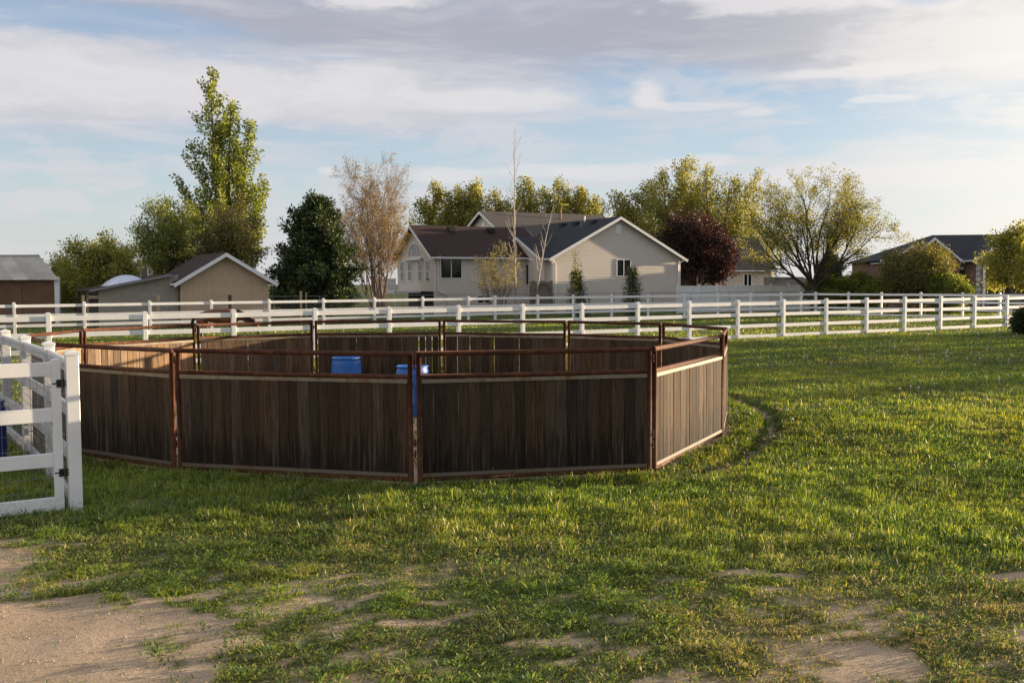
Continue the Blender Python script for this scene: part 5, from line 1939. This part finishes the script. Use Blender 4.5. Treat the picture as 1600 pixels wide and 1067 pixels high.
def build_chain_link():
    pts = [(across(p, d), d) for p, d in ((418, 62.5), (500, 64.0), (555, 65), (630, 66), (700, 67), (775, 68.3), (838, 69.3), (900, 70.0), (960, 70.4), (1020, 70.8), (1080, 71.4), (1140, 72.2), (1205, 73), (1272, 73.6))]
    t = empty('chain_link_fence', (*pts[0], 0), 0, 'grey chain-link fence with top pipe in front of the house', 'fence')
    o0 = Vector((*pts[0], 0))
    P = [Vector((*p, 0)) - o0 for p in pts]
    for p in P:
        MB().tube([p, p + Vector((0, 0, 1.62))], 0.03, 6).build('post', M['wire'], t)
    MB().tube([p + Vector((0, 0, 1.60)) for p in P], 0.022, 6).build('top_rail', M['wire'], t)
    mb = MB()
    for a, b in zip(P[:-1], P[1:]):
        L = (b - a).length
        u = (b - a) / L
        k = -1.5
        while k < L:
            for s in (1, -1):
                x0, x1 = (k, k + 1.5) if s > 0 else (k + 1.5, k)
                z0, z1 = 0.05, 1.55
                if x0 < 0 or x1 < 0 or x0 > L or x1 > L:
                    f0 = min(max((0 - x0) / (x1 - x0), 0), 1)
                    f1 = min(max((L - x0) / (x1 - x0), 0), 1)
                    lo, hi = min(f0, f1), max(f0, f1)
                    if hi - lo < 0.02:
                        continue
                    xa, xb = x0 + (x1 - x0) * lo, x0 + (x1 - x0) * hi
                    za, zb = z0 + 1.5 * lo, z0 + 1.5 * hi
                else:
                    xa, xb, za, zb = x0, x1, z0, z1
                mb.tube([a + u * xa + Vector((0, 0, za)), a + u * xb + Vector((0, 0, zb))], 0.0022, 3, False)
            k += 0.16
    mb.build('wire_mesh', M['wire_dark'], t)


build_chain_link()


def timber_post(px, py, d, label, mat, w=0.12):
    o = MB().bevbox(0, height(px, py, d), -w / 2, w / 2, -w / 2, w / 2, 0.012)
    o.v = [(z, y, x) for x, y, z in o.v]
    o = o.build('timber_post', M[mat], None, False, (across(px, d), d, 0))
    o.data.flip_normals()
    tag(o, label, 'post', 'timber posts behind the white fences')


timber_post(131, 461, 52.5, 'pale timber post behind the back fence at the shed corner', 'pale_wood')
timber_post(248, 461, 54.5, 'timber post against the grey lean-to wall', 'pale_wood')
timber_post(360, 461, 55.5, 'dark timber post in front of the tan shed gable', 'dark_wood', 0.16)
timber_post(471, 455, 60.5, 'tall pale timber post left of the pair below the pine', 'pale_wood', 0.12)
timber_post(479, 457, 60.8, 'slim pale post right of the pair below the pine', 'pale_wood', 0.07)

# grey timber screen and a hoop arch by the downspout
t = empty('timber_screen', (across(828, 74.5), 74.5, 0), R(24), 'grey upright-board screen beside the wide gable corner', 'screen')
for k in range(9):
    MB().box(k * 0.21, k * 0.21 + 0.195, 0, 0.03, 0, 2.45 + 0.05 * math.sin(k * 1.7)).build('board', M['grey_wood'], t)
t = empty('garden_arch', (across(864, 73.5), 73.5, 0), R(15), 'thin black metal garden arch in front of the downspout', 'arch')
for k, vv in enumerate((0.0, 0.45, 0.9)):
    pts = [(-0.55 + 1.5 * math.cos(a) * 0.5 + 0.0, vv, 2.25 * math.sin(a)) for a in [math.pi * j / 18 for j in range(19)]]
    MB().tube(pts, 0.022, 5).build('hoop', M['black'], t)


# ------------------------------------------------------------------ horse
def build_horse():
    d = 40.5
    t = empty('horse', (across(345, d), d, 0), R(10), 'bay horse standing behind the front fence, head lowered to the right', 'horse')
    t.scale = (0.95, 0.95, 0.91)
    bm = bpy.data.meshes.new('body')
    J = {'rump': (-0.82, 0, 1.22, .27, .27), 'loin': (-0.45, 0, 1.26, .29, .30), 'barrel': (0.0, 0, 1.17, .31, .33), 'girth': (0.38, 0, 1.18, .27, .32), 'withers': (0.62, 0, 1.26, .20, .30),
         'neck1': (0.92, 0, 1.20, .13, .21), 'neck2': (1.16, 0, 1.02, .10, .16), 'poll': (1.36, 0, 0.92, .09, .13), 'cheek': (1.46, 0, 0.74, .085, .12), 'nose': (1.52, 0, 0.52, .06, .075), 'muzzle': (1.53, 0, 0.42, .06, .065),
         'dock': (-1.06, 0, 1.20, .09, .08), 'tail1': (-1.15, 0, 0.95, .06, .07), 'tail2': (-1.16, 0, 0.55, .05, .06)}
    E = [('rump', 'loin'), ('loin', 'barrel'), ('barrel', 'girth'), ('girth', 'withers'), ('withers', 'neck1'), ('neck1', 'neck2'), ('neck2', 'poll'), ('poll', 'cheek'), ('cheek', 'nose'), ('nose', 'muzzle'), ('rump', 'dock'), ('dock', 'tail1'), ('tail1', 'tail2')]
    for s, n in ((-1, 'l'), (1, 'r')):
        o = 0.05 * s
        J.update({'hip' + n: (-0.74 + o, s * .15, 1.0, .17, .20), 'stifle' + n: (-0.62 + o, s * .17, 0.80, .10, .13), 'hock' + n: (-0.86 + o, s * .16, 0.50, .055, .07), 'hfet' + n: (-0.82 + o, s * .16, 0.15, .04, .045), 'hoof' + n: (-0.76 + o, s * .16, 0.03, .055, .05),
                  'sho' + n: (0.56 + o, s * .15, 0.96, .13, .16), 'elb' + n: (0.50 + o, s * .16, 0.80, .075, .09), 'knee' + n: (0.53 + o, s * .15, 0.47, .05, .055), 'ffet' + n: (0.52 + o, s * .15, 0.14, .038, .042), 'fhoof' + n: (0.57 + o, s * .15, 0.03, .052, .05),
                  'ear' + n: (1.36, s * .07, 1.08, .018, .022)})
        E += [('rump', 'hip' + n), ('hip' + n, 'stifle' + n), ('stifle' + n, 'hock' + n), ('hock' + n, 'hfet' + n), ('hfet' + n, 'hoof' + n), ('girth', 'sho' + n), ('sho' + n, 'elb' + n), ('elb' + n, 'knee' + n), ('knee' + n, 'ffet' + n), ('ffet' + n, 'fhoof' + n), ('poll', 'ear' + n)]
    names = list(J)
    idx = {k: i for i, k in enumerate(names)}
    bm.from_pydata([J[k][:3] for k in names], [(idx[a], idx[b]) for a, b in E], [])
    o = place('body', bm, t)
    o.modifiers.new('skin', 'SKIN')
    sk = bm.skin_vertices[0].data
    for i, k in enumerate(names):
        sk[i].radius = (J[k][3], J[k][4])
        sk[i].use_root = (k == 'barrel')
    sb = o.modifiers.new('sub', 'SUBSURF')
    sb.levels = sb.render_levels = 2
    m, T, b = material('bay_coat')
    tc = T.new('ShaderNodeTexCoord')
    sp = T.new('ShaderNodeSeparateXYZ')
    T.l.new(tc.outputs['Object'], sp.inputs[0])
    n = T.noise(tc.outputs['Object'], 3.0, 4, 0.6)
    coat = T.ramp(n, [(0.3, (0.105, 0.040, 0.018)), (0.7, (0.20, 0.080, 0.034))])
    black = T.math('MAXIMUM', T.sstep(T.math('ADD', sp.outputs[2], T.math('MULTIPLY', n, 0.2)), 0.86, 0.62), T.sstep(sp.outputs[0], -0.98, -1.10))
    headside = T.sstep(sp.outputs[0], 1.0, 1.2)
    black = T.math('MULTIPLY', black, T.math('SUBTRACT', 1.0, headside))
    c = T.mix(black, coat, (0.012, 0.009, 0.008))
    T.put(b.inputs['Base Color'], c)
    b.inputs['Roughness'].default_value = 0.45
    bm.materials.append(m)
    # mane along the crest
    g = np.random.default_rng(2)
    mb = MB()
    crest = [Vector((0.62, 0, 1.53)), Vector((0.92, 0, 1.39)), Vector((1.16, 0, 1.17)), Vector((1.34, 0, 1.05))]
    for k in range(90):
        f = g.uniform(0, 3)
        i = min(int(f), 2)
        p = crest[i].lerp(crest[i + 1], f - i)
        s = -1
        mb.tube([p, p + Vector((g.normal(0.02, .03), s * 0.10, -0.04)), p + Vector((g.normal(0.03, .05), s * 0.15, -0.20 - g.uniform(0, .1)))], [0.014, 0.013, 0.003], 4, False)
    mb.build('mane', M['black'], t)
    for s in (-1, 1):
        e = MB().lathe([(0.002, -0.02), (0.016, -0.012), (0.02, 0.0), (0.016, 0.012), (0.002, 0.02)], 8)
        e.v = [(1.43 + x, s * 0.085 + y, 0.84 + z) for x, y, z in e.v]
        e.build('eye', M['black'], t, True)


build_horse()
